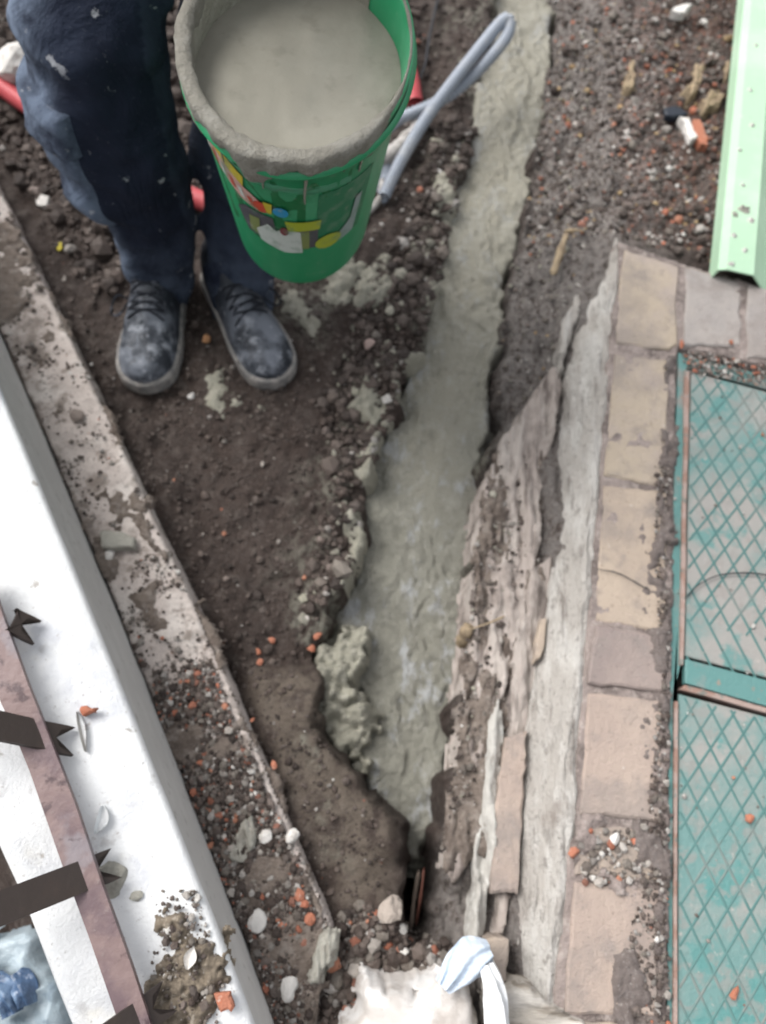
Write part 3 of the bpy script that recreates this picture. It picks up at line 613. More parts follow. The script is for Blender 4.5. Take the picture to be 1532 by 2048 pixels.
upright((138, 1482), (82, 1470), .034, .250, .36, .276)
upright((222, 1730), (166, 1752), .034, .240, .40, .264)
upright((330, 1998), (276, 2038), .034, .225, .20, .250)
# ------------------------------------------------------------------ pale green steel profile, upper right
gp0, gp1 = at(1436, 536, .12), at(1494, -60, .12)
t_ = gp1 - gp0; t_[2] = 0; t_ /= np.linalg.norm(t_); s_ = np.array([t_[1], -t_[0], 0])
prof = [(-.004, -.030), (0, 0), (.014, .006), (.062, .006), (.105, -.034), (.150, -.034), (.150, -.037), (.104, -.037), (.061, .003), (.0145, .003), (.003, -.002), (-.001, -.030)]
st = np.linspace(-.004, 1.25, 24); V = np.array([gp0 + t_ * a + s_ * u + np.array([0, 0, w]) for a in st for u, w in prof])
k = len(prof); F = [gridfaces(len(st), k, False, True)[:, ::-1], ]
for e0 in (0, (len(st) - 1) * k):
    F.append(np.array([[e0 + i, e0 + i + 1, e0 + k - 2 - i, e0 + k - 1 - i] for i in range(5)]))
grn = mesh('green_profile', V, F, greenpaint, smooth=False)
tag(grn, 'pale green painted sheet steel profile spattered with mortar, lying at the upper right', 'steel profile')

for i, (px, py, r_) in enumerate([(1488, 418, .011), (1470, 428, .006), (1502, 440, .006), (1468, 470, .005), (1490, 500, .005), (1480, 300, .004), (1500, 180, .005), (1512, 90, .004), (1462, 528, .006), (1486, 370, .004), (1505, 250, .005)]):
    u = np.linspace(0, 2 * math.pi, 14, endpoint=False); c = at(px, py, .127); rr2 = r_ * (1 + .35 * rng.uniform(-1, 1, 14))
    ringv = [np.stack([c[0] + f * rr2 * np.cos(u), c[1] + f * rr2 * np.sin(u), np.full(14, c[2] + h_)], 1) for f, h_ in ((1, -.0015), (.8, .0018), (.4, .003))]
    Vv = np.vstack(ringv + [c[None] + [0, 0, .0032]]); k_ = np.arange(14); l_ = (k_ + 1) % 14
    mesh('mortar_spatter', Vv, [gridfaces(3, 14, False, True), np.stack([k_ + 28, l_ + 28, np.full(14, 42)], 1)], greychip if i < 2 else paleplaster, grn)
# ------------------------------------------------------------------ pipes and hoses
def corrugated(name, P, r, pitch, mat, label, cat, amp=.2, seg=14, group=None, parent=None):
    L = np.linalg.norm(np.diff(P, axis=0), axis=1).sum(); n = int(L / pitch * 4) + 2
    Q = resample(P, n); ph = np.arange(n) % 4
    rad = r * np.array([1 - amp, 1, 1, 1 - amp])[ph]
    V, F = sweep(Q, rad, seg); return tag(mesh(name, V, F, mat), label, cat, group)
cpts = [at(768, 392, .035), at(800, 325, .055), at(850, 240, .085), at(905, 165, .11), at(960, 95, .13), at(995, 52, .14), at(1012, 38, .142), at(1020, 48, .138), at(1012, 75, .13), at(985, 110, .12), at(945, 152, .10), at(900, 190, .08), at(860, 212, .06), at(800, 238, .045), at(770, 262, .04)]
corrugated('grey_conduit', catmull(cpts, 300), 0.0128, .0085, conduit, 'grey corrugated conduit bent into a long loop beside the trench', 'conduit')
corrugated('blue_conduit', catmull([at(768, 318, .03), at(772, 350, .02), at(765, 385, .015), at(764, 410, .0)], 60), .0125, .0062, conduit, 'short blue-grey conduit stub under the corrugated loop', 'conduit')
V, F = sweep(catmull([at(845, 232, .03), at(815, 280, .035), at(780, 308, .035), at(735, 335, .03), at(690, 350, .03)], 60), .0155 + .003 * fbm(np.arange(60), np.zeros(60), 5, 2, 3), 14)
tag(mesh('muddy_hose', V, F, hose), 'thick cement-caked hose curving behind the bucket\'s right side', 'hose')
V, F = sweep(catmull([at(765, 360, .03), at(760, 395, .025), at(735, 425, .02), at(715, 442, .02), at(688, 456, .015)], 60), .0062 + .0012 * fbm(np.arange(60), np.zeros(60), 4, 2, 8), 10)
tag(mesh('muddy_hose', V, F, hose), 'thin cement-crusted hose end curling below the conduit', 'hose')
corrugated('red_pipe', catmull([at(-160, 65, .055), at(0, 172, .05), at(76, 224, .05), at(230, 318, .045), at(372, 388, .035), at(460, 420, .03), at(520, 400, .03)], 200), .019, .007, redpipe, 'red corrugated pipe running across the soil behind the worker\'s legs', 'pipe', amp=.04)
corrugated('red_pipe', catmull([at(829, 205, .02), at(824, 170, .03), at(815, 130, .035), at(800, 60, .035), at(780, -40, .03)], 80), .0185, .0085, redpipe, 'cut red corrugated pipe end showing right of the bucket', 'pipe', amp=.08)
V, F = sweep(catmull([at(884, -40, .02), at(868, 30, .025), at(858, 80, .02), at(850, 130, .015), at(838, 160, .015)], 40), .0032, 8)
tag(mesh('cable', V, F, black), 'thin dark cable on the soil right of the bucket rim', 'cable')

# ------------------------------------------------------------------ rubble: loose stones as joined masses, larger ones singly
def ico(sub):
    import bmesh
    bm = bmesh.new(); bmesh.ops.create_icosphere(bm, subdivisions=sub, radius=1)
    V = np.array([v.co[:] for v in bm.verts]); F = np.array([[v.index for v in f.verts] for f in bm.faces]); bm.free(); return V, F
ICO = {s: ico(s) for s in (1, 2, 3)}
def rock(sub, rgn, sharp=.5):
    V, F = ICO[sub]; V = V.copy()
    for _ in range(7):
        n = rgn.normal(size=3); n /= np.linalg.norm(n); lim = rgn.uniform(.45, .9); d = V @ n
        V = V - np.clip(d - lim, 0, None)[:, None] * n * (.6 + .4 * sharp)
    V *= 1 + rgn.normal(0, .05, (len(V), 1)); V *= rgn.uniform(.7, 1.25, 3); return V, F
VAR = {s: [rock(s, np.random.default_rng(500 + i)) for i in range(14)] for s in (1, 2)}
def rotm(n):
    q = rng.normal(size=(n, 4)); q /= np.linalg.norm(q, axis=1)[:, None]; w, x, y, z = q.T
    return np.stack([1 - 2 * (y * y + z * z), 2 * (x * y - z * w), 2 * (x * z + y * w), 2 * (x * y + z * w), 1 - 2 * (x * x + z * z), 2 * (y * z - x * w), 2 * (x * z - y * w), 2 * (y * z + x * w), 1 - 2 * (x * x + y * y)], 1).reshape(n, 3, 3)
PAL = {'soil': [(.054, .039, .032), (.077, .058, .049), (.040, .029, .024), (.098, .077, .066)],
       'grit': [(.16, .14, .12), (.22, .20, .18), (.12, .10, .085), (.30, .28, .26), (.15, .12, .105), (.095, .076, .066)],
       'brick': [(.34, .125, .075), (.28, .11, .07), (.36, .16, .10), (.22, .10, .07)],
       'pale': [(.40, .37, .34), (.52, .50, .47), (.33, .30, .27)], 'cement': [(.25, .24, .19), (.30, .285, .235), (.20, .19, .155)],
       'straw': [(.36, .26, .14), (.28, .19, .10)]}
def scatter(name, label, P, count, med, sig, pal, zf=hz, mx=.014, sub=1, sink=.3, dens=None, flatten=.75):
    pts = []
    lo, hi = P.min(0), P.max(0); need = count
    while need > 0:
        q = rng.uniform(lo, hi, (max(need * 3, 100), 2)); s = sdist(P, q[:, 0], q[:, 1]); k = s > 0
        if dens is not None: k &= rng.uniform(size=len(q)) < dens(q[:, 0], q[:, 1], s)
        q = q[k][:need]; pts.append(q); need -= len(q)
    q = np.vstack(pts); n = len(q)
    size = np.clip(med * np.exp(rng.normal(0, sig, n)), .0006, mx)
    z = zf(q[:, 0], q[:, 1]) + size * (1 - sink) * flatten * .6
    names = list(pal); pr = np.array([pal[k] for k in names], float); pr /= pr.sum(); ch = rng.choice(len(names), n, p=pr)
    col = np.array([PAL[names[c]][rng.integers(len(PAL[names[c]]))] for c in ch]) * rng.uniform(.75, 1.2, (n, 1))
    Rm = rotm(n); var = rng.integers(14, size=n); Vs, Fs, Cs, off = [], [], [], 0
    for v in range(14):
        k = np.where(var == v)[0]
        if not len(k): continue
        V0, F0 = VAR[sub][v]
        V = np.einsum('nij,vj->nvi', Rm[k], V0) * size[k, None, None]; V[:, :, 2] *= flatten
        V[:, :, 0] += q[k, 0, None]; V[:, :, 1] += q[k, 1, None]; V[:, :, 2] += z[k, None]
        Fs.append((F0[None] + (np.arange(len(k)) * len(V0))[:, None, None] + off).reshape(-1, 3)); off += V.shape[0] * V.shape[1]
        Vs.append(V.reshape(-1, 3)); Cs.append(np.repeat(col[k], len(V0), 0))
    o = mesh(name, np.vstack(Vs), np.vstack(Fs), stone, smooth=False, attrs=dict(tint=np.vstack(Cs)))
    return tag(o, label, None, None, 'stuff')
MIDP = poly([(60, 300), (330, 560), (600, 420), (930, 250), (880, 520), (820, 720), (740, 880), (700, 1010), (680, 1150), (610, 1280), (600, 1400), (660, 1500), (760, 1650), (790, 1880), (720, 1960), (640, 1900), (560, 1600), (400, 1220), (220, 830), (100, 560)], 0)
scatter('soil_crumbs', 'dark soil crumbs and grit strewn over the trodden ground', MIDP, 7500, .0017, .6, dict(soil=16, grit=1.0, brick=.05, pale=.22), mx=.010)
scatter('soil_crumbs', 'coarser clods lying along the left lip of the trench', poly([(880, 250), (960, 250), (890, 520), (840, 700), (790, 820), (730, 960), (715, 1080), (690, 1160), (600, 1260), (620, 1120), (660, 960), (640, 820), (700, 640), (800, 480)], 0), 3600, .0034, .6, dict(soil=12, grit=1.2, cement=1.2, pale=.06), mx=.020)
scatter('soil_crumbs', 'heap of loose dark clods behind the worker', UPLEFT, 6500, .0050, .6, dict(soil=12, grit=.7, pale=.05), mx=.026, dens=lambda x, y, s: np.where((x > -1.3) & (y < 2.2), 1, .02))
scatter('soil_crumbs', 'soil crumbs around the pipes behind the bucket', poly([(380, -60), (980, -60), (950, 280), (860, 420), (640, 480), (380, 420)], 0), 2600, .0030, .55, dict(soil=9, grit=1.6, brick=.06), mx=.014)
scatter('gravel', 'grit and brick crumbs covering the dirt at the upper right', poly([(1110, -60), (1500, -60), (1440, 540), (1250, 480), (1200, 470), (1060, 500)], .05), 8000, .0022, .62, dict(soil=5, grit=4.5, brick=.8, pale=.55, straw=.4), mx=.012)
scatter('gravel', 'grey crumbs along the right bank of the trench', poly([(1090, 100), (1200, 60), (1180, 480), (1120, 640), (1100, 740), (985, 860), (1000, 640), (1030, 480)], .02), 1500, .0018, .55, dict(soil=3, grit=5, cement=1.2, straw=.2), mx=.008)
wz = lambda x, y: np.full_like(x, WALL_Z)
WMID = np.vstack([poly(WR[1:], WALL_Z), poly([(660, 1900), (600, 2060)], WALL_Z), poly(WL[1:-1][::-1], WALL_Z)])
yb = at(380, 1380, WALL_Z)[1]
scatter('wall_rubble', 'dirt crumbs scattered thinly over the upper wall top', WMID, 2600, .0015, .55, dict(soil=4, grit=4, brick=.12, pale=.4), zf=wz, mx=.006,
    dens=lambda x, y, s: sstep(-.1, .5, fbm(x, y, .07, 3, 200)) * .9 + .08)
WLOW = np.vstack([poly([(392, 1250), (444, 1372), (494, 1496), (562, 1646), (602, 1750), (652, 1860), (640, 1960), (600, 2100), (560, 2060)], WALL_Z), poly([(548, 2035), (507, 1907), (457, 1789), (402, 1647), (347, 1501), (300, 1375), (252, 1262)], WALL_Z)])
yr0, yr1 = at(330, 1255, WALL_Z)[1], at(380, 1440, WALL_Z)[1]
def ramp(x, y): return np.clip((yr0 - y) / (yr0 - yr1) + .45 * fbm(x, y, .06, 4, 215), 0, 1)
scatter('wall_rubble', 'thick rubble of brick, plaster and dirt on the lower wall top', WLOW, 9000, .0016, .6, dict(soil=5, grit=4, brick=.8, pale=.45), zf=lambda x, y: WALL_Z + .004 + .006 * fbm(x, y, .05, 3, 210), mx=.0075, dens=lambda x, y, s: .02 + .98 * ramp(x, y) ** 1.5)
scatter('wall_rubble', 'mixed rubble on the ground between the wall end and the white sack', poly([(640, 1860), (720, 1800), (800, 1850), (900, 1890), (960, 1900), (870, 1960), (720, 1990), (690, 2100), (560, 2100)], 0), 2600, .0026, .6, dict(soil=6, grit=3, brick=.4, pale=.6), mx=.013)
scatter('kerb_grit', 'dark grit lying between the bricks and the hatch', poly([(1310, 930), (1342, 930), (1338, 1400), (1338, 2080), (1240, 2080), (1255, 1880), (1290, 1740), (1300, 1560), (1318, 1380), (1310, 1150)], KZ), 1100, .0017, .6, dict(soil=4, grit=5, pale=.3, brick=.1), zf=lambda x, y: np.full_like(x, KZ + .001), mx=.005)
scatter('kerb_grit', 'pale crumbs spilled over the kerb joint', poly([(1160, 1660), (1290, 1650), (1300, 1770), (1160, 1770)], KZ), 200, .0022, .6, dict(grit=4, pale=2, brick=.4), zf=lambda x, y: np.full_like(x, KZ), mx=.008)
scatter('kerb_grit', 'reddish grit between the grey bricks and the hatch leaf', poly([(1360, 695), (1540, 720), (1640, 790), (1380, 740)], KZ), 600, .0018, .5, dict(grit=4, pale=.8, brick=1.0), zf=lambda x, y: np.full_like(x, KZ - .007), mx=.006)
scatter('kerb_grit', 'sparse grit on the hatch leaves', poly([(1350, 760), (1700, 840), (1700, 2200), (1350, 2200)], KZ), 130, .0015, .5, dict(grit=4, pale=2, brick=.6), zf=lambda x, y: np.full_like(x, HZ + .0045), mx=.006)
scatter('bank_grit', 'crumbs lying on the broken footing', poly([(1090, 780), (1120, 780), (1095, 1100), (1050, 1350), (1000, 1500), (900, 1750), (880, 1700), (920, 1400), (950, 1100), (980, 940)], .03), 1100, .0017, .6, dict(soil=4, grit=4, pale=.3, cement=.8), zf=lambda x, y: .032 + 0 * x, mx=.007)
def crust(name, label, P, zb, thr, amp, sc, seed, mat, st=(1, 1), res=.0034, rmp=False):
    o = patch(name, P, lambda x, y: zb - .004 + 0 * x, mat, res=res, edge=.006, fall=2, margin=.004, jag=.012, seed=seed, depth=.01,
        noise=lambda x, y, s: np.clip((fbm(x * st[0], y * st[1], sc, 5, seed + 1, .6) - thr - (1.5 * (1 - ramp(x, y)) if rmp else 0)) * amp, -.004, .010) + .0015 * fbm(x, y, .010, 3, seed + 2))
    return tag(o, label, None, None, 'stuff')
dirtm = M('dry_dirt', (.21, .172, .145), [dict(s=26, d=7, lo=.47, hi=.64, c=(.115, .09, .076), f=.85), dict(s=60, d=7, lo=.50, hi=.66, c=(.31, .27, .24), f=.75), dict(s=200, d=6, lo=.58, hi=.70, c=(.34, .31, .28), f=.5)], rough=.95, bump=[dict(s=110, d=8, h=.008), dict(s=330, d=5, h=.003)])
darkgrit = M('dark_grit', (.15, .125, .115), [dict(s=60, d=7, lo=.48, hi=.66, c=(.18, .155, .145), f=.8), dict(s=200, d=6, lo=.56, hi=.70, c=(.34, .31, .29), f=.6)], rough=.95, bump=[dict(s=140, d=8, h=.006)])
crust('dirt_crust', 'brown dirt smeared in patches over the wall top', WMID, WALL_Z, .02, .016, .09, 600, dirtm)
crust('dirt_crust', 'brown dirt bedding the rubble of the lower wall top', WLOW, WALL_Z, -.55, .012, .07, 610, dirtm, rmp=True)
crust('dirt_crust', 'dark grit band between the kerb bricks and the hatch frame', poly([(1330, 720), (1350, 720), (1344, 1000), (1336, 1400), (1336, 2090), (1225, 2090), (1238, 1900), (1262, 1770), (1280, 1640), (1296, 1400), (1302, 1200), (1300, 960), (1318, 940)], KZ), KZ + .001, -.12, .014, .07, 620, darkgrit)
crust('dirt_crust', 'grit and lime spilled over the kerb joint', poly([(1155, 1640), (1300, 1640), (1300, 1790), (1155, 1770)], KZ), KZ, -.05, .012, .04, 630, jointmat)
crust('dirt_crust', 'soil washed over the broken footing', poly([(1100, 770), (1125, 770), (1095, 1130), (1050, 1400), (1000, 1500), (985, 1700), (890, 1740), (925, 1400), (955, 1050), (990, 930)], .03), .034, .42, .020, .06, 640, dirtm, st=(2.2, .6))
# mud crust on the white ledge, lower middle
def ledge_at(x, y):
    i = np.argmin((A[None, :, 0] - np.atleast_1d(x)[:, None]) ** 2 + (A[None, :, 1] - np.atleast_1d(y)[:, None]) ** 2, 1); return A[i, 2]
MUD = poly([(340, 1800), (385, 1800), (420, 1880), (442, 1960), (440, 2080), (310, 2080), (320, 1960), (320, 1880)], .20)
mudm = M('dry_mud', (.20, .165, .125), [dict(s=50, d=7, lo=.45, hi=.62, c=(.11, .09, .07), f=.8), dict(s=110, d=6, lo=.56, hi=.68, c=(.36, .32, .27), f=.7)], rough=.95, bump=[dict(s=120, d=8, h=.006)])
mud = patch('mud_crust', MUD, lambda x, y: ledge_at(x, y) + .005, mudm, res=.0022, edge=.006, fall=1.2, margin=.012, jag=.022, seed=220, depth=.02, noise=lambda x, y, s: fbm(x, y, .012, 4, 221) * .006 + .006 * sstep(0, .03, s))
tag(mud, 'dry mud and grit heap on the white ledge beside the railing', 'mud')
scatter('ledge_grit', 'grit on and round the mud heap of the white ledge', poly([(320, 1780), (400, 1780), (450, 1960), (440, 2080), (300, 2080), (310, 1900)], .2), 420, .0018, .55, dict(soil=2, grit=4, pale=.8), zf=lambda x, y: ledge_at(x, y) + .002 + .008 * sstep(-.005, .02, sdist(MUD, x, y)), mx=.006)
def one(name, label, cat, px, py, z, size, mat, seed, sub=2, group=None, sharp=.7):
    r_ = np.random.default_rng(seed); V, F = rock(sub, r_, sharp); a = r_.uniform(0, 6.28); ca, sa = math.cos(a), math.sin(a)
    V = V * np.asarray(size, float); 
    V = V @ np.array([[ca, -sa, 0], [sa, ca, 0], [0, 0, 1]])
    p = gz(px, py) if z is None else at(px, py, z)
    V = V - [0, 0, V[:, 2].min() * .75]
    return tag(mesh(name, V + p, F, mat, smooth=False), label, cat, group)
chunk('mortar_fragment', 'flat rectangular grey mortar fragment on the wall top', 'fragment', [(200, 1066), (203, 1058), (245, 1062), (268, 1078), (266, 1094), (203, 1093)], WALL_Z + .018, .02, greychip, sub=3)
one('pebble', 'white pebble just below the rectangular mortar fragment', 'pebble', 221, 1112, WALL_Z, (.010, .008, .007), paleplaster, 1)
one('pebble', 'round brown pebble on the wall top left of the shoes', 'pebble', 156, 832, WALL_Z, (.013, .012, .009), M('brown_stone', (.20, .165, .145), rough=.85, bump=[dict(s=150, d=5, h=.002)]), 2)
chunk('brick_shard', 'small orange brick shard on the white ledge by a fishtail foot', 'brick shard', [(158, 1422), (172, 1408), (192, 1412), (190, 1425), (165, 1430)], .252, .010, orange, jit=.0015, sub=2)
chunk('brick_shard', 'flat square orange brick shard on the mud heap at the bottom', 'brick shard', [(428, 1988), (462, 1984), (468, 2000), (462, 2022), (438, 2026)], .222, .010, orange, sub=2)
one('stone', 'rounded grey stone half under the railing', 'stone', 226, 1765, .215, (.024, .020, .012), greychip, 4, 3)
one('stone', 'small grey stone right of the rounded one on the ledge', 'stone', 274, 1792, .215, (.008, .010, .007), greychip, 5)
one('stone', 'pale stone behind the red pipe at the far left', 'stone', 45, 150, None, (.055, .045, .035), paleplaster, 6, 3)
one('plaster_lump', 'white plaster lump on the lower wall edge', 'plaster', 583, 1672, WALL_Z, (.011, .011, .009), paleplaster, 7)
one('plaster_lump', 'whitish plaster lump near the splintered wood at the wall end', 'plaster', 580, 1978, WALL_Z, (.017, .013, .010), paleplaster, 8)
one('plaster_lump', 'pale plaster wedge in the middle of the lower rubble', 'plaster', 515, 1842, WALL_Z, (.020, .012, .007), paleplaster, 9)
one('plaster_lump', 'pale plaster lump next to the long splintered piece', 'plaster', 533, 1673, WALL_Z, (.012, .011, .009), paleplaster, 10)
one('plaster_lump', 'white plaster crumb on the kerb joint, the largest there', 'plaster', 1228, 1678, KZ, (.011, .010, .008), paleplaster, 11)
one('plaster_lump', 'pale lump at the left of the dark hole\'s rim', 'plaster', 785, 1818, None, (.022, .020, .014), M('lump', (.36, .31, .27), rough=.9, bump=[dict(s=120, d=6, h=.004)]), 12, 3)
for i, (px, py, sz, lab) in enumerate([(548, 1530, .009, 'small orange crumb close to the wall edge above the white plaster lump'), (402, 1525, .012, 'squarish orange crumb by the ledge face, topmost of the big ones in the rubble'),
        (600, 1790, .016, 'longest orange brick sliver, near the wall edge beside the wall\'s broken end'), (566, 1850, .010, 'orange crumb left of the broad orange piece in the lower rubble'), (620, 1837, .018, 'broad orange piece just above the frayed wood splinter'),
        (438, 1395, .008, 'orange crumb where the clean render meets the rubble'), (560, 1880, .008, 'small orange crumb left of the frayed wood splinter'), (505, 1440, .006, 'tiny orange crumb at the upper end of the rubble')]):
    one('brick_crumb', lab, 'brick crumb', px, py, WALL_Z + .003, (sz * .72, sz * .5, sz * .4), orange, 30 + i, 1, 'orange crumbs in the wall rubble')
for i, (px, py, lab) in enumerate([(635, 1272, 'orange crumb touching the upper olive mortar lump'), (622, 1298, 'orange crumb just below the one at the mortar lump'), (518, 1305, 'orange crumb on bare soil nearest the wall'), (545, 1282, 'orange crumb on bare soil midway between wall and mortar lump'),
        (520, 1325, 'lowest orange crumb on the bare soil beside the wall')]):
    one('brick_crumb', lab, 'brick crumb', px, py, None, (.008, .006, .005), orange, 50 + i, 1, 'orange crumbs on the dark soil')
chunk('brick_shard', 'orange shard with white plaster on the upper right dirt', 'brick shard', [(1384, 240), (1400, 236), (1414, 268), (1417, 290), (1400, 285)], .074, .02, orange, jit=.002, sub=3)
chunk('plaster_lump', 'white plaster flake touching the orange shard at the upper right', 'plaster', [(1360, 232), (1381, 238), (1397, 272), (1382, 280)], .076, .02, paleplaster, jit=.002, sub=3)
chunk('plaster_lump', 'white shard lying on the dirt at the very top right', 'plaster', [(1345, 18), (1362, 4), (1386, 8), (1368, 24)], .072, .02, paleplaster, jit=.003, sub=3)
chunk('plastic_scrap', 'black plastic scrap on the dirt above the orange shard', 'plastic scrap', [(1325, 215), (1345, 208), (1372, 222), (1365, 232), (1335, 230)], .072, .015, M('dark_scrap', (.02, .025, .035), rough=.5), jit=.003, sub=3)
one('pebble', 'pinkish pebble near the trench edge right of the shoes', 'pebble', 737, 690, None, (.014, .011, .009), M('pink_stone', (.36, .27, .24), rough=.8), 65)
one('pebble', 'white pebble on the soil below the conduit', 'pebble', 872, 348, None, (.010, .009, .008), paleplaster, 66)
one('pebble', 'pale pebble in front of the shoe toe', 'pebble', 383, 794, None, (.009, .007, .006), paleplaster, 67)
one('pebble', 'orange stone between the shoe and the laces', 'pebble', 412, 682, None, (.012, .009, .007), M('ochre_stone', (.38, .20, .10), rough=.8), 68)
one('brick_crumb', 'small orange crumb on the hatch leaf, upper one', 'brick crumb', 1497, 1637, HZ + .006, (.008, .010, .005), orange, 69, 1)
one('brick_crumb', 'orange crumb on the hatch leaf, lower one', 'brick crumb', 1467, 1984, HZ + .006, (.008, .011, .005), orange, 70, 1)
one('brick_crumb', 'orange crumb at the hatch frame\'s corner', 'brick crumb', 1362, 690, KZ, (.010, .007, .005), orange, 71, 1)
one('brick_crumb', 'orange crumb on the grey kerb brick', 'brick crumb', 1462, 686, KZ, (.008, .006, .005), orange, 72, 1)
one('brick_crumb', 'orange crumb on the kerb\'s left edge by the worn joint', 'brick crumb', 1147, 1705, KZ, (.008, .012, .006), orange, 73, 1)
# splinters, sticks, roots
def stick(name, label, cat, pts, r, mat, group=None, flat=.6, seed=0):
    P = catmull(np.array(pts), 30); n = len(P); rad = r * (1 + .25 * fbm(np.arange(n), np.zeros(n), 4, 2, seed)); rad[:2] *= .6; rad[-3:] *= np.array([.8, .6, .3])
    V, F = sweep(P, rad, 8, True, flat); return tag(mesh(name, V, F, mat), label, cat, group)
def splinter(label, pts, z, seed, mt):
    P = poly(pts, z); c = P.mean(0); d = P[len(P) // 2] - P[0]; d /= np.linalg.norm(d)
    o = patch('wood_splinter', P, lambda x, y: z + 0 * x, mt, res=.0018, edge=.006, fall=2, margin=.008, jag=.007, seed=seed, depth=.02,
        noise=lambda x, y, s: fbm((x * -d[1] + y * d[0]) * 3.2, (x * d[0] + y * d[1]) * .5, .014, 3, seed + 2) * .005)
    return tag(o, label, 'wood')
splinter('frayed grey-brown wood splinter at the wall\'s broken end', [(648, 1866), (668, 1876), (660, 1920), (640, 1962), (622, 1982), (608, 1968), (628, 1915)], .072, 271, greychip)
splinter('wide splintered wood scrap on the lower rubble', [(478, 1640), (500, 1638), (506, 1668), (494, 1720), (462, 1736), (452, 1716), (466, 1680)], .064, 281, greychip)
stick('wood_stick', 'bare yellowish stick on the bank beside the kerb corner', 'stick', [at(1135, 462, .065), at(1125, 490, .07), at(1112, 530, .06), at(1105, 550, .055)], .0065, straw, seed=3)
stick('wood_stick', 'short side twig of the yellowish stick', 'stick', [at(1128, 462, .07), at(1150, 460, .07), at(1168, 462, .065)], .003, straw, seed=4)
def chip(label, pts, z, seed):
    o = splinter(label, pts, z, seed, straw); o.name = 'wood_chip'; o['category'] = 'wood chip'; o['label'] = label
chip('straw-coloured chip standing alone on the upper right dirt', [(1261, 120), (1270, 118), (1271, 150), (1262, 170), (1256, 165)], .074, 401)
chip('broad straw-coloured chip nearest the black plastic scrap', [(1392, 128), (1410, 132), (1402, 170), (1380, 192), (1366, 180), (1382, 160)], .076, 411)
chip('straw-coloured chip nearest the green profile', [(1455, 112), (1467, 120), (1462, 150), (1452, 164), (1450, 140)], .074, 421)
chip('flat frayed straw-coloured chip right of its broad neighbour', [(1404, 200), (1425, 182), (1448, 190), (1440, 206), (1415, 214)], .074, 431)
stick('root_stub', 'tan root stub poking from the bank into the wet concrete', 'root', [at(938, 1248, .04), at(930, 1268, .03), at(920, 1295, -.01)], .009, straw, seed=11)
stick('thin_twig', 'thin dark twig on the footing by the root stub', 'twig', [at(942, 1258, .045), at(980, 1245, .05), at(1010, 1232, .05)], .0016, straw, seed=12)
stick('root_strand', 'reddish root strands in the dark hole below the concrete', 'root', [at(848, 1735, -.02), at(842, 1790, -.03), at(832, 1850, -.06)], .0022, M('root_red', (.09, .035, .025), rough=.8), seed=13)
stick('root_strand', 'pale root strand on the left side of the dark hole', 'root', [at(838, 1740, -.03), at(828, 1800, -.05), at(822, 1860, -.06)], .003, M('root_dark', (.14, .11, .09), rough=.8), seed=14)
stick('thin_wire', 'thin curved dark wire lying on the hatch', 'wire', [at(1372, 1195, HZ + .008), at(1400, 1168, HZ + .010), at(1450, 1148, HZ + .010), at(1532, 1150, HZ + .010), at(1600, 1180, HZ + .008)], .0011, black, flat=1, seed=15)
stick('thin_wire', 'thin dark wire lying across the tan kerb brick', 'wire', [at(1196, 1138, KZ + .004), at(1240, 1148, KZ + .004), at(1295, 1178, KZ + .004)], .0009, black, flat=1, seed=16)
one('yellow_leaf', 'small yellow leaf on the dark clods behind the wall', 'leaf', 122, 492, None, (.012, .009, .002), yellowp, 90, 2)
# flakes on the ledge
def curl(name, label, pts, width, z, mat, lift, seed):
    P = catmull(np.array([at(a, b, z) for a, b in pts]), 20); t = np.gradient(P, axis=0); s = np.stack([t[:, 1], -t[:, 0], 0 * t[:, 0]], 1); s /= np.linalg.norm(s, axis=1)[:, None]
    u = np.linspace(-1, 1, 9); w = width * np.sin(np.linspace(.25, math.pi - .15, 20))
    V = P[:, None] + s[:, None] * (u[None, :, None] * w[:, None, None]); V[:, :, 2] += lift * u[None] ** 2 + .002
    V = V.reshape(-1, 3); V2 = V - [0, 0, .0012]; n = len(V); f = gridfaces(20, 9)
    return tag(mesh(name, np.vstack([V, V2]), [f, f[:, ::-1] + n], mat), label, 'paint flake')
curl('paint_flake', 'curled white paint flake near the ledge\'s right edge', [(340, 1712), (352, 1735), (368, 1756)], .008, .205, flake, .006, 1)
curl('paint_flake', 'bent grey-edged flake standing on the white ledge', [(212, 1612), (212, 1640), (196, 1668)], .007, .225, flake, .012, 2)
curl('paint_flake', 'long white flake lying in the mud heap', [(388, 1895), (382, 1915), (376, 1938)], .007, .222, paleplaster, .004, 3)
curl('paint_flake', 'upright grey flake beside the second fishtail foot', [(160, 1425), (170, 1460), (176, 1505)], .004, .235, M('grey_flake', (.45, .44, .42), rough=.8), .010, 4)

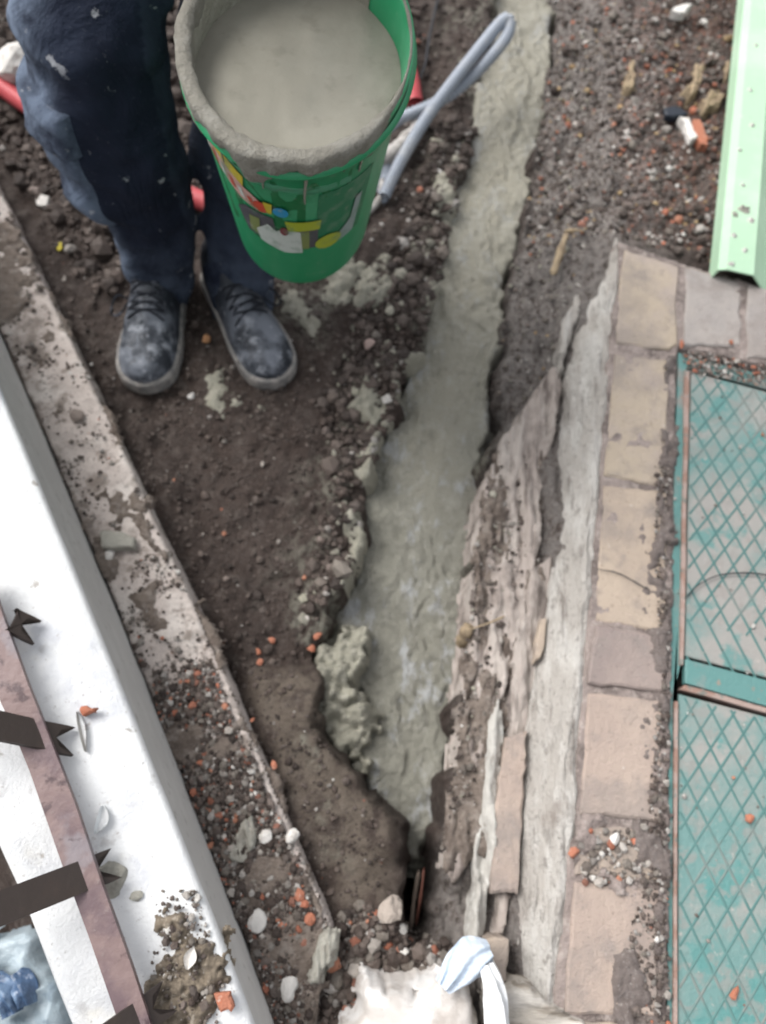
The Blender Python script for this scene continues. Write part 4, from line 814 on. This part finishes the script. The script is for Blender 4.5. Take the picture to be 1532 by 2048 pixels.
# ------------------------------------------------------------------ sack, cloth and board at the bottom
SACK = poly([(680, 2120), (705, 2010), (735, 1968), (790, 1962), (850, 1975), (905, 1970), (955, 1990), (950, 2120)], .10)
sk = patch('white_sack', SACK, lambda x, y: np.full_like(x, .10), sackm, res=.003, edge=.030, fall=2, margin=.015, jag=.012, seed=230, depth=.12,
    noise=lambda x, y, s: fbm(x, y, .11, 2, 231) * .016 + ridge(x * .6 + y, y * .6 - x, .09, 1, 233) * .006)
tag(sk, 'dusty white cement sack lying crumpled at the bottom edge', 'sack')
def drape(name, label, cat, a, b, wid, zs, mat, seed, n=46, m=20):
    ctr = catmull(np.array([at(p[0], p[1], z) for p, z in zip(a, zs)]), n); t = np.gradient(ctr, axis=0); s = np.stack([t[:, 1], -t[:, 0], 0 * t[:, 0]], 1); s /= np.linalg.norm(s, axis=1)[:, None]
    w = np.interp(np.linspace(0, 1, n), np.linspace(0, 1, len(wid)), wid); u = np.linspace(-1, 1, m)
    V = ctr[:, None] + s[:, None] * (u[None, :, None] * w[:, None, None]); V[:, :, 2] += .014 * (1 - u[None] ** 2) + .005 * np.sin(u[None] * 7 + np.linspace(0, 6, n)[:, None])
    V = V.reshape(-1, 3); V[:, 2] += fbm(V[:, 0], V[:, 1], .02, 3, seed) * .004; V2 = V - [0, 0, .003]; k = len(V); f = gridfaces(n, m)
    return tag(mesh(name, np.vstack([V, V2]), [f, f[:, ::-1] + k], mat), label, cat)
drape('blue_cloth', 'pale blue crumpled cloth scrap draped over the white sack', 'cloth', [(884, 1972), (915, 1940), (945, 1915), (980, 1902)], None, [.010, .020, .024, .012], [.125, .135, .14, .135], bluecloth, 240)
drape('white_strip', 'narrow white cloth strip hanging from the blue scrap', 'cloth', [(972, 1925), (985, 1965), (992, 2010), (1000, 2120)], None, [.010, .012, .014, .016], [.14, .15, .15, .14], whitecloth, 245)
boardP = poly([(1000, 1990), (1060, 1985), (1110, 2010), (1175, 2050), (1200, 2130), (1000, 2130)], .12)
bd = patch('weathered_board', boardP, lambda x, y: np.full_like(x, .115), greywood, res=.0034, edge=.008, fall=3, margin=.012, jag=.006, seed=250, depth=.10,
    noise=lambda x, y, s: fbm(x * .5 + y * .2, y * 2.6, .03, 3, 251) * .010)
tag(bd, 'weathered layered grey board at the bottom right of the sack', 'board')
# ------------------------------------------------------------------ blue bag, bottom left
BAG = poly([(-90, 1905), (20, 1872), (70, 1880), (110, 1960), (150, 2120), (-90, 2120)], .05)
bgp = patch('blue_bag', BAG, lambda x, y: np.full_like(x, .055), bluebag, res=.0036, edge=.03, fall=2, margin=.012, jag=.01, seed=260, depth=.16, noise=lambda x, y, s: ridge(x, y, .06, 2, 261) * .008 - .03 * sstep(.02, .06, s))
tag(bgp, 'pale blue plastic bag beside the white ledge, lower left corner', 'bag')
for i, (pts, lab) in enumerate([([(-14, 1960), (8, 1985), (24, 2030)], 'glossy dark blue folded strip in the blue bag, the one nearest the frame edge'), ([(34, 1945), (46, 1975), (54, 2010)], 'glossy dark blue folded strip in the blue bag, the one nearest the ledge')]):
    drape('plastic_strip', lab, 'plastic strip', pts, None, [.012, .018, .012], [.06, .066, .06], darkblue, 270 + i, n=24, m=10)

# ------------------------------------------------------------------ bucket
RIM_D = .865
rc = atd(598, 76, RIM_D)
TILT = math.radians(9)
ax = np.array([.06, -math.sin(TILT), math.cos(TILT)]); ax /= np.linalg.norm(ax)
e1 = np.cross([0, 1.0, 0], ax); e1 /= np.linalg.norm(e1); e2 = np.cross(ax, e1)       # e1: to the right, e2: away from the camera
BH, RT, RB = .322, .127, .099
OVAL = 1.24
def bpt(r, ang, h): # h measured down from the rim
    return rc + e1 * (r * np.cos(ang))[..., None] + e2 * (OVAL * r * np.sin(ang))[..., None] - ax * np.asarray(h)[..., None]
def rad(h): return RT + (RB - RT) * h / BH
bucket = empty('green_bucket', rc - ax * BH, 'green plastic builder\'s bucket tipped forward, its rim caked with mortar', 'bucket')
def lathe(prof, seg=96, jit=None):
    a = np.linspace(0, 2 * math.pi, seg, endpoint=False); n = len(prof)
    R_ = np.repeat(np.array([p[0] for p in prof])[:, None], seg, 1); Hh = np.repeat(np.array([p[1] for p in prof])[:, None], seg, 1); An = np.repeat(a[None], n, 0)
    if jit is not None: R_, Hh = jit(R_, Hh, An)
    return bpt(R_, An, Hh).reshape(-1, 3), gridfaces(n, seg, False, True)
prof = [(.001, BH), (RB - .006, BH), (RB - .001, BH - .003), (RB, BH - .008), (rad(.17), .17), (rad(.10), .10), (rad(.04) , .04), (rad(.036) + .003, .036), (RT + .003, .012), (RT + .0045, .006), (RT + .004, 0), (RT, -.002), (RT - .003, .002),
        (rad(.05) - .003, .05), (rad(.12) - .003, .12), (RB - .003, BH - .004), (.001, BH - .004)]
V, F = lathe(prof, 110)
shell = mesh('shell', V, F[:, ::-1], bucketgreen, bucket)
V, F = lathe([(rad(.03) + .0035, .030), (rad(.026) + .009, .026), (RT + .009, .020), (RT + .0038, .016)], 110); mesh('rim_rib', V, F[:, ::-1], bucketgreen, bucket)
# mortar crust on the rim, thick on the near and left side
ang = np.linspace(0, 2 * math.pi, 150, endpoint=False)
near = np.clip(-np.sin(ang) * .75 + .35 - .55 * np.cos(ang - .2), 0, 1)
near = np.where(np.sin(ang) > .75, 0.15, near)
near *= 1 - .95 * np.exp(-((ang - .25) / .42) ** 2) - .95 * np.exp(-((ang - 2 * math.pi - .25) / .42) ** 2)
near = np.clip(near + .12 * (np.sin(ang) < -.3), .0, 1)
q = np.linspace(0, 2 * math.pi, 18, endpoint=False)
Vc = []
for i, a in enumerate(ang):
    k = near[i]
    n1 = np.clip(.5 + .75 * fbm(np.full(18, a * 6.0), np.cos(q) * 1.5, 1.0, 4, 301, .65), 0, 1.4)
    thick = .0018 + .0055 * k; drop = .004 + .020 * k * (.55 + .9 * float(np.clip(.5 + fbm(a * 5.0, 0.3, 1.0, 3, 303), 0, 1)))
    r_ = RT + np.cos(q) * thick * (1.0 + .5 * n1); h_ = -.004 * k - np.sin(q) * .007 + np.where(np.sin(q) < 0, -np.sin(q) * drop * (.6 + .8 * n1), 0)
    Vc.append(bpt(r_, np.full(18, a), h_ + .004))
mesh('mortar_crust', np.array(Vc).reshape(-1, 3), gridfaces(150, 18, True, True), M('crust_mortar', (.25, .237, .20), [dict(s=40, d=6, lo=.45, hi=.65, c=(.33, .318, .28), f=.8), dict(s=90, d=5, lo=.58, hi=.7, c=(.17, .16, .13), f=.6)], rough=.6, spec=.4, bump=[dict(s=70, d=8, r=.7, h=.010)]), bucket)
# drips
for a0, L in ((-1.35, .05), (-1.75, .028), (-.8, .024), (-2.2, .030)):
    hh = np.linspace(.02, .02 + L + .02, 12); V, F = sweep(bpt(rad(hh) + .001, np.full(12, a0) + .01 * np.sin(hh * 60), hh), np.linspace(.0042, .0016, 12), 8, True, .6); mesh('mortar_drip', V, F, mortar_wet, bucket)
# handle lugs and wire handle reaching up to the hands at the back
for sgn, a0 in ((1, .75), (-1, math.pi - .75)):
    p = bpt(np.array([RT + .010]), np.array([a0]), np.array([.012]))[0]
    V, F = boxbar(p - ax * .016, p + ax * .014, .022, .012, up=e2 if abs(e2 @ ax) < .9 else e1); mesh('handle_lug', V, F, bucketgreen, bucket, smooth=False)
th = np.linspace(0, math.pi, 40)
hp = rc + e2 * (OVAL * RT * .70) + e1 * (np.cos(th) * (RT * .74 + .014))[:, None] + (e2 * .66 + ax * .75) * (np.sin(th) * .21)[:, None]
V, F = sweep(hp, .0032, 8); mesh('handle', V, F, M('wire', (.45, .45, .44), rough=.4, metal=.8), bucket)
# printed label: flat shapes 0.5 mm proud of the shell
def decal(name, pts, mat, off=.0008, parent=shell):
    """pts: (angle in degrees from the camera-facing line, + to the right; h down from rim)"""
    P = np.array(pts, float); c = P.mean(0); n = len(P); den = 4
    Q = np.vstack([P[i] * (1 - t) + P[(i + 1) % n] * t for i in range(n) for t in np.arange(den) / den]); k = len(Q)
    rings = [c + (Q - c) * s for s in (1, .66, .33)]
    Z = np.vstack(rings + [c[None]]); An = np.radians(Z[:, 0] - 90); V = bpt(rad(Z[:, 1]) + off, An, Z[:, 1])
    i = np.arange(k); j = (i + 1) % k; F = [np.stack([i, j, j + k, i + k], 1), np.stack([i + k, j + k, j + 2 * k, i + 2 * k], 1), np.stack([i + 2 * k, j + 2 * k, np.full(k, 3 * k)], 1)]
    return mesh(name, V, F, mat, parent)
def oval(cx, cy, a, b, n=14): return [(cx + a * math.cos(t), cy + b * math.sin(t)) for t in np.linspace(0, 2 * math.pi, n, endpoint=False)]
lbl_d = flat('label_green', (.006, .145, .045)); lbl_l = flat('label_frame', (.06, .27, .15)); lbl_y = flat('label_yellow', (.52, .42, .03)); lbl_yg = flat('label_lime', (.36, .42, .03)); lbl_r = flat('label_red', (.52, .06, .03))
lbl_w = flat('label_white', (.55, .60, .56)); lbl_p = flat('label_pink', (.56, .33, .28)); lbl_b = flat('label_blue', (.02, .28, .52)); lbl_k = flat('label_dark', (.075, .075, .085)); lbl_o = flat('label_olive', (.20, .24, .08)); lbl_g = flat('label_grey', (.27, .34, .33)); lbl_m = flat('label_maroon', (.20, .02, .04))
_dec = decal
def decal(name, pts, mat, off=.0008): return _dec(name, [(a * .94 + 9, h * .98 - .006) for a, h in pts], mat, off)
decal('label_panel', [(-62, .058), (32, .058), (30, .216), (-56, .216)], lbl_d, .0005)
decal('label_border', [(-62, .056), (32, .070), (32, .084), (-62, .070)], lbl_l, .0010)
decal('label_side', [(12, .085), (50, .085), (46, .216), (10, .216)], flat('label_mid', (.015, .17, .075)), .0009)
decal('label_badge', [(-60, .058), (-52, .050), (-34, .074), (-36, .098), (-46, .094)], lbl_y, .0014)
decal('label_banner', [(-72, .058), (-66, .054), (-26, .110), (-28, .136), (-40, .128), (-56, .098)], lbl_p, .0018)
for i in range(6):                                                                           # slanted illegible lettering of the banner
    x0 = -66 + i * 6.4; y0 = .064 + i * .0092
    decal('label_letter', [(x0, y0), (x0 + 3.0, y0 + .002), (x0 + 4.8, y0 + .022), (x0 + 1.8, y0 + .020)], lbl_r if i % 2 else lbl_w, .0022)
decal('label_dot', oval(-25, .122, 5, .012), lbl_r, .0024); decal('label_dot', [(-23, .106), (-17, .106), (-18, .130), (-21, .130)], lbl_y, .0026); decal('label_dot', oval(-12, .121, 5, .011), lbl_b, .0024)
decal('label_picture', [(-46, .160), (-38, .142), (-18, .142), (-16, .200), (-40, .208)], lbl_k, .0014)
decal('label_picture', [(-36, .160), (-28, .155), (-30, .200), (-38, .200)], lbl_o, .0018)
decal('label_picture', [(-32, .186), (-22, .160), (-17, .172), (-11, .162), (0, .168), (1, .224), (-12, .226), (-30, .212)], lbl_w, .0020)
decal('label_picture', [(-10, .158), (12, .152), (12, .212), (2, .214), (-2, .180)], lbl_k, .0016); decal('label_picture', [(-2, .170), (6, .168), (6, .214), (0, .214)], lbl_o, .0018)
decal('label_band', [(-10, .142), (14, .142), (13, .164), (-8, .166)], lbl_yg, .0022); decal('label_dot', oval(-11, .168, 3, .010), lbl_m, .0024)
decal('label_dot', oval(20, .205, 10, .018), lbl_yg, .0022)
decal('label_trowel', [(38, .128), (43, .126), (42, .160), (40, .212), (28, .218), (28, .196), (36, .172)], lbl_g, .0020)
# fluid mortar in the bucket: level surface tilting with the pour
def fill_surface():
    nr, na = 26, 90; V = []
    for i in range(nr):
        f = (i + 1) / nr
        a = np.linspace(0, 2 * math.pi, na, endpoint=False)
        h = .010 + .075 * (1 + np.sin(a) * f) / 2 * 1.0
        h = .012 + .055 * (np.sin(a) * f + 1) * .5
        r = (rad(h) - .0034) * f
        h = h + .0022 * fbm(np.cos(a) * f * 2.2, np.sin(a) * f * 1.2, 1.0, 3, 320)
        V.append(bpt(r, a, h))
    V = np.vstack(V + [V[0].mean(0)[None]]); i = np.arange(90); j = (i + 1) % 90
    return V, [gridfaces(nr, 90, False, True), np.stack([j + (nr - 1) * 0, i, np.full(90, nr * 90)], 1)[:, ::-1]]
aa = np.linspace(.95, 2 * math.pi - .35, 80); hv = np.linspace(-.001, .15, 14); Vf = []
for h_ in hv:
    Vf.append(bpt(np.full(80, rad(max(h_, 0)) - .0042) - .0016 * (.5 + .5 * fbm(aa * 5, np.full(80, h_ * 30), 1.0, 3, 331)), aa, np.full(80, h_ + .004) + (.02 * np.clip(fbm(aa * 3, np.zeros(80), 1.0, 3, 333), 0, 1) if h_ < .003 else 0)))
mesh('mortar_film', np.array(Vf).reshape(-1, 3), gridfaces(14, 80), mortar_wet, bucket)
V, F = fill_surface(); tag(mesh('fluid_mortar', V, F, mortar_bucket), 'smooth grey fluid mortar filling the tipped green bucket', 'mortar')

# ------------------------------------------------------------------ the worker
person = empty('person', [*(gz(380, 640)[:2]), 0], 'worker in dusty navy cargo trousers and grimy dark shoes pouring from a bucket', 'person')
def tube_rings(spec, n, seg, seed, squash=.92, wr=.007):
    """spec rows: px centre x, px y, half width px, world y  -> rings"""
    C_ = []; R_ = []
    for cx, cy, hw, yy in spec:
        p = aty(cx, cy, yy); dep = (p - _C) @ _F; C_.append(p); R_.append(hw / FPX * dep)
    Cs = catmull(np.array(C_), n); Rs = catmull(np.array(R_)[:, None], n)[:, 0]
    a = np.linspace(0, 2 * math.pi, seg, endpoint=False)
    X_ = Cs[:, None, 0] + Rs[:, None] * np.cos(a)[None]; Y_ = Cs[:, None, 1] + Rs[:, None] * squash * np.sin(a)[None]; Z_ = np.repeat(Cs[:, None, 2], seg, 1)
    Z_ = Z_ + 0
    V = np.stack([X_, Y_, Z_], 2)
    T = np.gradient(Cs, axis=0)
    # folds: creases running across the leg, stronger at knee and hem
    u = np.linspace(0, 1, n)[:, None]; zz = Z_
    fold = np.clip(ridge(np.cos(a)[None] * .07 + .5 * zz + X_ * .2, zz * .8 + .10 * np.sin(a)[None], .10, 2, seed) - .3, 0, 2) * wr * .9 + fbm(X_ + Y_, zz * 1.6, .07, 3, seed + 4) * wr
    N = np.stack([np.cos(a), np.sin(a), 0 * a], 1)[None]
    V = V + N * fold[:, :, None]
    return V, Cs, Rs
NR, SG = 110, 72
legR = [(326, 628, 58, .900), (326, 588, 56, .905), (317, 516, 70, .915), (298, 438, 84, .925), (252, 333, 116, .93), (218, 222, 132, .945), (190, 111, 142, .965), (178, 0, 158, .985), (190, -160, 172, 1.05), (230, -330, 184, 1.12)]
legL = [(482, 640, 62, .905), (482, 588, 61, .915), (482, 516, 66, .93), (480, 444, 74, .96), (482, 300, 92, 1.01), (498, 139, 116, 1.09), (490, 0, 134, 1.15), (480, -160, 160, 1.18), (440, -330, 180, 1.20)]
VR, CR, RR = tube_rings(legR, NR, SG, 400); VL, CL, RL = tube_rings(legL, NR, SG, 410)
hipc = (CR[-1] + CL[-1]) / 2
parts_V = []; parts_F = []; off = 0
def addp(V, F):
    global off
    parts_V.append(V); parts_F.extend([f + off for f in (F if isinstance(F, list) else [F])]); off += len(V)
def capped(V3):
    n, s, _ = V3.shape; V = V3.reshape(-1, 3); V = np.vstack([V, V3[0].mean(0), V3[-1].mean(0)]); k = np.arange(s)
    return V, [gridfaces(n, s, False, True)[:, ::-1], np.stack([np.full(s, n * s), k, (k + 1) % s], 1), np.stack([np.full(s, n * s + 1), (n - 1) * s + (k + 1) % s, (n - 1) * s + k], 1)]
addp(*capped(VR)); addp(*capped(VL))
def ell(c, rx, ry, z):
    a = np.linspace(0, 2 * math.pi, 48, endpoint=False); return np.stack([c[0] + rx * np.cos(a), c[1] + ry * np.sin(a), np.full(48, z)], 1)
zt = hipc[2]
hips = np.stack([ell((hipc[0], hipc[1]), .15, .11, zt - .10), ell((hipc[0], hipc[1]), .20, .135, zt - .02), ell((hipc[0], hipc[1] + .01), .205, .135, zt + .08), ell((hipc[0], hipc[1] + .015), .18, .125, zt + .17)])
addp(*capped(hips))
def remesh(name, V, Fs, mat, vox, parent, smooth_it=2, attr=None):
    tmp = mesh('tmp', V, Fs, mat, world=False)
    md = tmp.modifiers.new('r', 'REMESH'); md.mode = 'VOXEL'; md.voxel_size = vox; md.use_smooth_shade = True
    sm = tmp.modifiers.new('s', 'SMOOTH'); sm.iterations = smooth_it; sm.factor = .5
    dg = bpy.context.evaluated_depsgraph_get(); me = bpy.data.meshes.new_from_object(tmp.evaluated_get(dg))
    co_ = np.zeros(len(me.vertices) * 3); me.vertices.foreach_get('co', co_); co_ = co_.reshape(-1, 3)
    fa = [np.array(p.vertices[:]) for p in me.polygons]; q4 = np.array([f for f in fa if len(f) == 4]); q3 = np.array([f for f in fa if len(f) == 3])
    bpy.data.objects.remove(tmp); bpy.data.meshes.remove(me)
    Fs = [f for f in (q4, q3) if len(f)]
    return mesh(name, co_, Fs, mat, parent, attrs=attr(co_) if attr else None)
def trouser_attr(P):
    zc = np.interp(P[:, 2], CR[:, 2], CR[:, 0]); rc_ = np.interp(P[:, 2], CR[:, 2], RR)
    onR = P[:, 0] < (np.interp(P[:, 2], CR[:, 2], CR[:, 0]) + np.interp(P[:, 2], CL[:, 2], CL[:, 0])) / 2
    d = np.where(onR, sstep(.15, .80, (zc - P[:, 0]) / rc_), .12)
    d = np.maximum(d, .35 * sstep(.22, .08, P[:, 2]))
    return dict(dust=d, splash=np.full(len(P), .9))
remesh('trousers', np.vstack(parts_V), parts_F, cloth, .0062, person, 2, trouser_attr)
# cargo pocket with flap on the outside of the leg
def leg_patch(name, V3, i0, i1, a0, a1, off_, mat, parent, dust=.8):
    n, s, _ = V3.shape; nu, nv = 26, 26; rows = np.linspace(i0, i1, nu); cols = np.linspace(a0, a1, nv) / 360 * s
    out = np.zeros((nu, nv, 3)); cen = V3.mean(1)
    for x, r in enumerate(rows):
        for y, c in enumerate(cols):
            r0 = int(r); c0 = int(math.floor(c)); fr, fc = r - r0, c - c0; r1 = min(r0 + 1, n - 1)
            p = (V3[r0, c0 % s] * (1 - fc) + V3[r0, (c0 + 1) % s] * fc) * (1 - fr) + (V3[r1, c0 % s] * (1 - fc) + V3[r1, (c0 + 1) % s] * fc) * fr
            ct = cen[r0] * (1 - fr) + cen[r1] * fr; nn = p - ct; nn[2] = 0; nn /= np.linalg.norm(nn)
            b = min(x, nu - 1 - x, y, nv - 1 - y); k = -.004 if b == 0 else off_ * (.75 if b == 1 else 1)
            out[x, y] = p + nn * k
    V = out.reshape(-1, 3); f = gridfaces(nu, nv)[:, ::-1]
    if ((V[f[0, 1]] - V[f[0, 0]])[0]) > 9: f = f[:, ::-1]
    return mesh(name, V, f, mat, parent, attrs=dict(dust=np.full(len(V), dust), splash=np.full(len(V), .9)))
zR = CR[:, 2]
def row(pxy): # ring whose centre projects nearest to a pixel row
    return int(np.argmin([abs(proj(c)[1] - pxy) for c in CR]))
pk = leg_patch('cargo_pocket', VR, row(390), row(165), 158, 258, .009, cloth, person, .8)
leg_patch('pocket_flap', VR, row(228), row(140), 154, 262, .015, cloth, pk, .75)
# shoes
def shoe(toe_px, dirpx, length=.285, width=.052, seed=0):
    toe = at(*toe_px, .02); heel0 = at(*dirpx, .02); d = heel0 - toe; d[2] = 0; d /= np.linalg.norm(d); sdv = np.array([d[1], -d[0], 0])
    base = toe.copy(); base[2] = float(np.max(hz(np.array([toe[0], toe[0] + d[0] * .12]), np.array([toe[1], toe[1] + d[1] * .12])))) - .006
    s = np.array([0, .02, .06, .13, .24, .36, .5, .64, .78, .9, .97, 1.0]); hw = np.array([.05, .42, .72, .93, 1.0, .98, .88, .80, .78, .74, .55, .1]) * width
    hh = np.array([.030, .042, .050, .056, .062, .076, .096, .118, .125, .120, .105, .08])
    n, m = 60, 40; ss = np.linspace(0, 1, n) ** 1.3; W_ = np.interp(ss, s, hw); H_ = np.interp(ss, s, hh)
    def smooth1(a):
        for _ in range(3): a[1:-1] = (a[:-2] + 2 * a[1:-1] + a[2:]) / 4
        return a
    W_, H_ = smooth1(W_), smooth1(H_)
    root = mesh_parts = None
    a = np.linspace(0, math.pi, m); V = np.zeros((n, m, 3))
    for i in range(n):
        cx = np.sign(np.cos(a)) * np.abs(np.cos(a)) ** .75; cz = np.abs(np.sin(a)) ** .85
        V[i] = base + d * (ss[i] * length) + sdv * (W_[i] * cx * (1 - .12 * cz))[:, None] + np.array([0, 0, 1.0]) * (.020 + (H_[i] - .018) * cz)[:, None]
    P = V.reshape(-1, 3); P[:, 2] += fbm(P[:, 0], P[:, 1], .03, 3, seed) * .003
    dust = np.repeat(sstep(.62, .25, ss), m) * .95 + .15
    up = mesh('shoe', P, gridfaces(n, m)[:, ::-1], shoe_m, person, attrs=dict(dust=dust))
    # sole
    W2 = np.interp(np.linspace(0, 1, n), ss, W_) + .005; ring = []
    outline = [base + d * (ss[i] * length - .005 * (1 - ss[i] * 2)) + sdv * (W_[i] + .005) for i in range(n)] + [base + d * (ss[i] * length - .005 * (1 - ss[i] * 2)) - sdv * (W_[i] + .005) for i in range(n - 1, -1, -1)]
    O = np.array(outline); k = len(O); c = O.mean(0)
    lev = [(1.0, -.004), (1.0, .018), (.985, .0235), (.90, .0245)]
    Vs = np.vstack([c + (O - c) * f + [0, 0, h] for f, h in lev]); mesh('sole', Vs, gridfaces(len(lev), k, False, True), sole_m, up)
    for t, sw in ((.36, 0), (.36, 1), (.41, 0), (.41, 1), (.46, 0), (.46, 1), (.51, 0), (.51, 1)):
        i = int(np.argmin(abs(ss - t))); j = int(np.argmin(abs(ss - t - .05)))
        if sw: i, j = j, i
        Q = np.array([V[i, q_] * (1 - f) + V[j, q_] * f for q_, f in zip(range(11, m - 11), np.linspace(0, 1, m - 22))]) + [0, 0, .0015]
        Vv, Ff = sweep(Q, .0019, 6); mesh('lace', Vv, Ff, lace_m, up)
    i = int(np.argmin(abs(ss - .5))); p = V[i, m - 8] if seed == 1 else V[i, 8]
    sg = -1 if seed == 1 else 1
    lp = catmull(np.array([p, p + sdv * sg * .020 + [0, 0, .006], p + sdv * sg * .034 - d * .016 - [0, 0, .02], p + sdv * sg * .020 - d * .02 - [0, 0, .022], p - [0, 0, .004]]), 24)
    Vv, Ff = sweep(lp, .0019, 6); mesh('lace', Vv, Ff, lace_m, up)
shoe((284, 768), (325, 560), .29, .052, 1)
shoe((557, 752), (455, 570), .29, .050, 2)
# upper body above the frame: jacket, arms to the bucket, hands, head (one skinned body)
sh = np.array([hipc[0] + .01, hipc[1] - .02, zt + .60])
tv = []
for f, rx, ry, zz in ((0, .19, .13, .10), (.2, .19, .13, .2), (.5, .20, .135, .35), (.8, .215, .13, .50), (.95, .19, .11, .58), (1, .10, .08, .63)):
    tv.append(ell((hipc[0] + .01 * f, hipc[1] + .01 - .04 * f), rx, ry, zt + zz))
parts_V, parts_F, off = [], [], 0
addp(*capped(np.stack(tv)))
hl = rc + e2 * (OVAL * RT * .70) + (e2 * .66 + ax * .75) * .21
gripR, gripL = hl + np.array([-.02, .03, .02]), bpt(np.array([RB + .01]), np.array([math.pi / 2]), np.array([BH - .02]))[0] + [0, .03, 0]
def arm(s0, el_, w_): 
    P = catmull(np.array([s0, (s0 + el_) / 2 + [0, -.0, 0], el_, (el_ + w_) / 2, w_]), 40); return sweep(P, np.interp(np.linspace(0, 1, 40), [0, .15, .5, .9, 1], [.075, .068, .056, .044, .046]), 18)
sL, sR = sh + [-.19, 0, -.04], sh + [.19, 0, -.04]
for s0, el_, w_ in ((sR, sh + [.26, .03, -.34], gripR + [.02, .05, .09]), (sL, sh + [-.24, .06, -.35], gripL + [-.05, .10, .05])):
    V, F = arm(np.array(s0), np.array(el_), np.array(w_)); addp(V, F)
remesh('jacket', np.vstack(parts_V), [np.asarray(f) for f in parts_F], jacket_m, .010, person, 3)
parts_V, parts_F, off = [], [], 0
hc = sh + [0, -.05, .22]
V0, F0 = ICO[3]; Vh = V0 * [.076, .098, .118]; Vh[:, 1] -= np.clip(-Vh[:, 2], 0, None) * .12
addp(Vh + hc, F0)
V, F = sweep(np.array([sh + [0, 0, -.02], sh + [0, -.02, .08], hc + [0, .01, -.06]]), np.array([.062, .056, .055]), 16); addp(V, F)
V0s, F0s = ICO[2]
for p, sz in ((hc + [0, -.103, -.008], (.013, .020, .022)), (hc + [-.077, .01, -.005], (.010, .018, .030)), (hc + [.077, .01, -.005], (.010, .018, .030)), (hc + [0, -.088, -.060], (.024, .014, .008)), (hc + [0, -.080, -.095], (.026, .02, .016))):
    addp(V0s * np.array(sz) + p, F0s)
def hand(w_, g, across, curl):
    """palm from wrist to grip point with four curled fingers and a thumb"""
    w_, g, across = map(lambda q_: np.asarray(q_, float), (w_, g, across)); across /= np.linalg.norm(across); t = g - w_; L = np.linalg.norm(t); t /= L; dn = np.asarray(curl, float)
    for u in (-1, -.33, .33, 1):
        V, F = sweep(np.array([w_ + across * u * .018, w_ + t * L * .5 + across * u * .028, g + across * u * .032]), np.array([.020, .0165, .013]), 10); addp(V, F)
    for u, ln in ((-1, .85), (-.33, 1.0), (.33, .95), (1, .78)):
        k = g + across * u * .032; l = .032 * ln
        V, F = sweep(catmull(np.array([k, k + t * l, k + t * l * 1.3 + dn * l, k + t * l * .6 + dn * l * 1.7]), 12), np.linspace(.0105, .0082, 12), 10); addp(V, F)
    k = w_ + t * L * .35 + across * .030
    V, F = sweep(catmull(np.array([k, k + across * .018 + t * .018 + dn * .012, k + across * .010 + t * .040 + dn * .03]), 10), np.linspace(.014, .0095, 10), 10); addp(V, F)
V, F = sweep(np.array([[hipc[0], hipc[1], zt + .1], [hipc[0], hipc[1] - .01, zt + .35], sh + [0, .01, 0]]), np.array([.09, .09, .07]), 16); addp(V, F)
for s0, el_, w_ in ((sR, sh + [.26, .03, -.34], gripR + [.02, .05, .09]), (sL, sh + [-.24, .06, -.35], gripL + [-.05, .10, .05])):
    V, F = sweep(np.array([sh + [0, 0, -.04], s0, el_, w_]), np.array([.04, .038, .03, .026]), 12); addp(V, F)
hand(gripR + [.02, .05, .09], gripR + [0, .0, .012], [1, 0, 0], [0, -.3, -.95])
hand(gripL + [-.05, .10, .05], gripL + [-.01, .02, .0], [1, .2, 0], [.2, -.6, -.5])
body = remesh('body', np.vstack(parts_V), [np.asarray(f) for f in parts_F], skin, .0042, person, 2)
k = V0[:, 2] > -.15; Vc = V0 * [.083, .104, .124]; Vc[:, 1] += .010; Vc[:, 2] += .006
keep = (V0[:, 2] > .35) | ((V0[:, 1] > .1) & (V0[:, 2] > -.5)); F_ = F0[keep[F0].all(1)]
mesh('hair', Vc + hc, F_, hairm, person)
for s0 in (-1, 1): mesh('eye', V0s * .011 + hc + [s0 * .031, -.088, .012], F0s, flat('eye_white', (.6, .58, .55)), person)
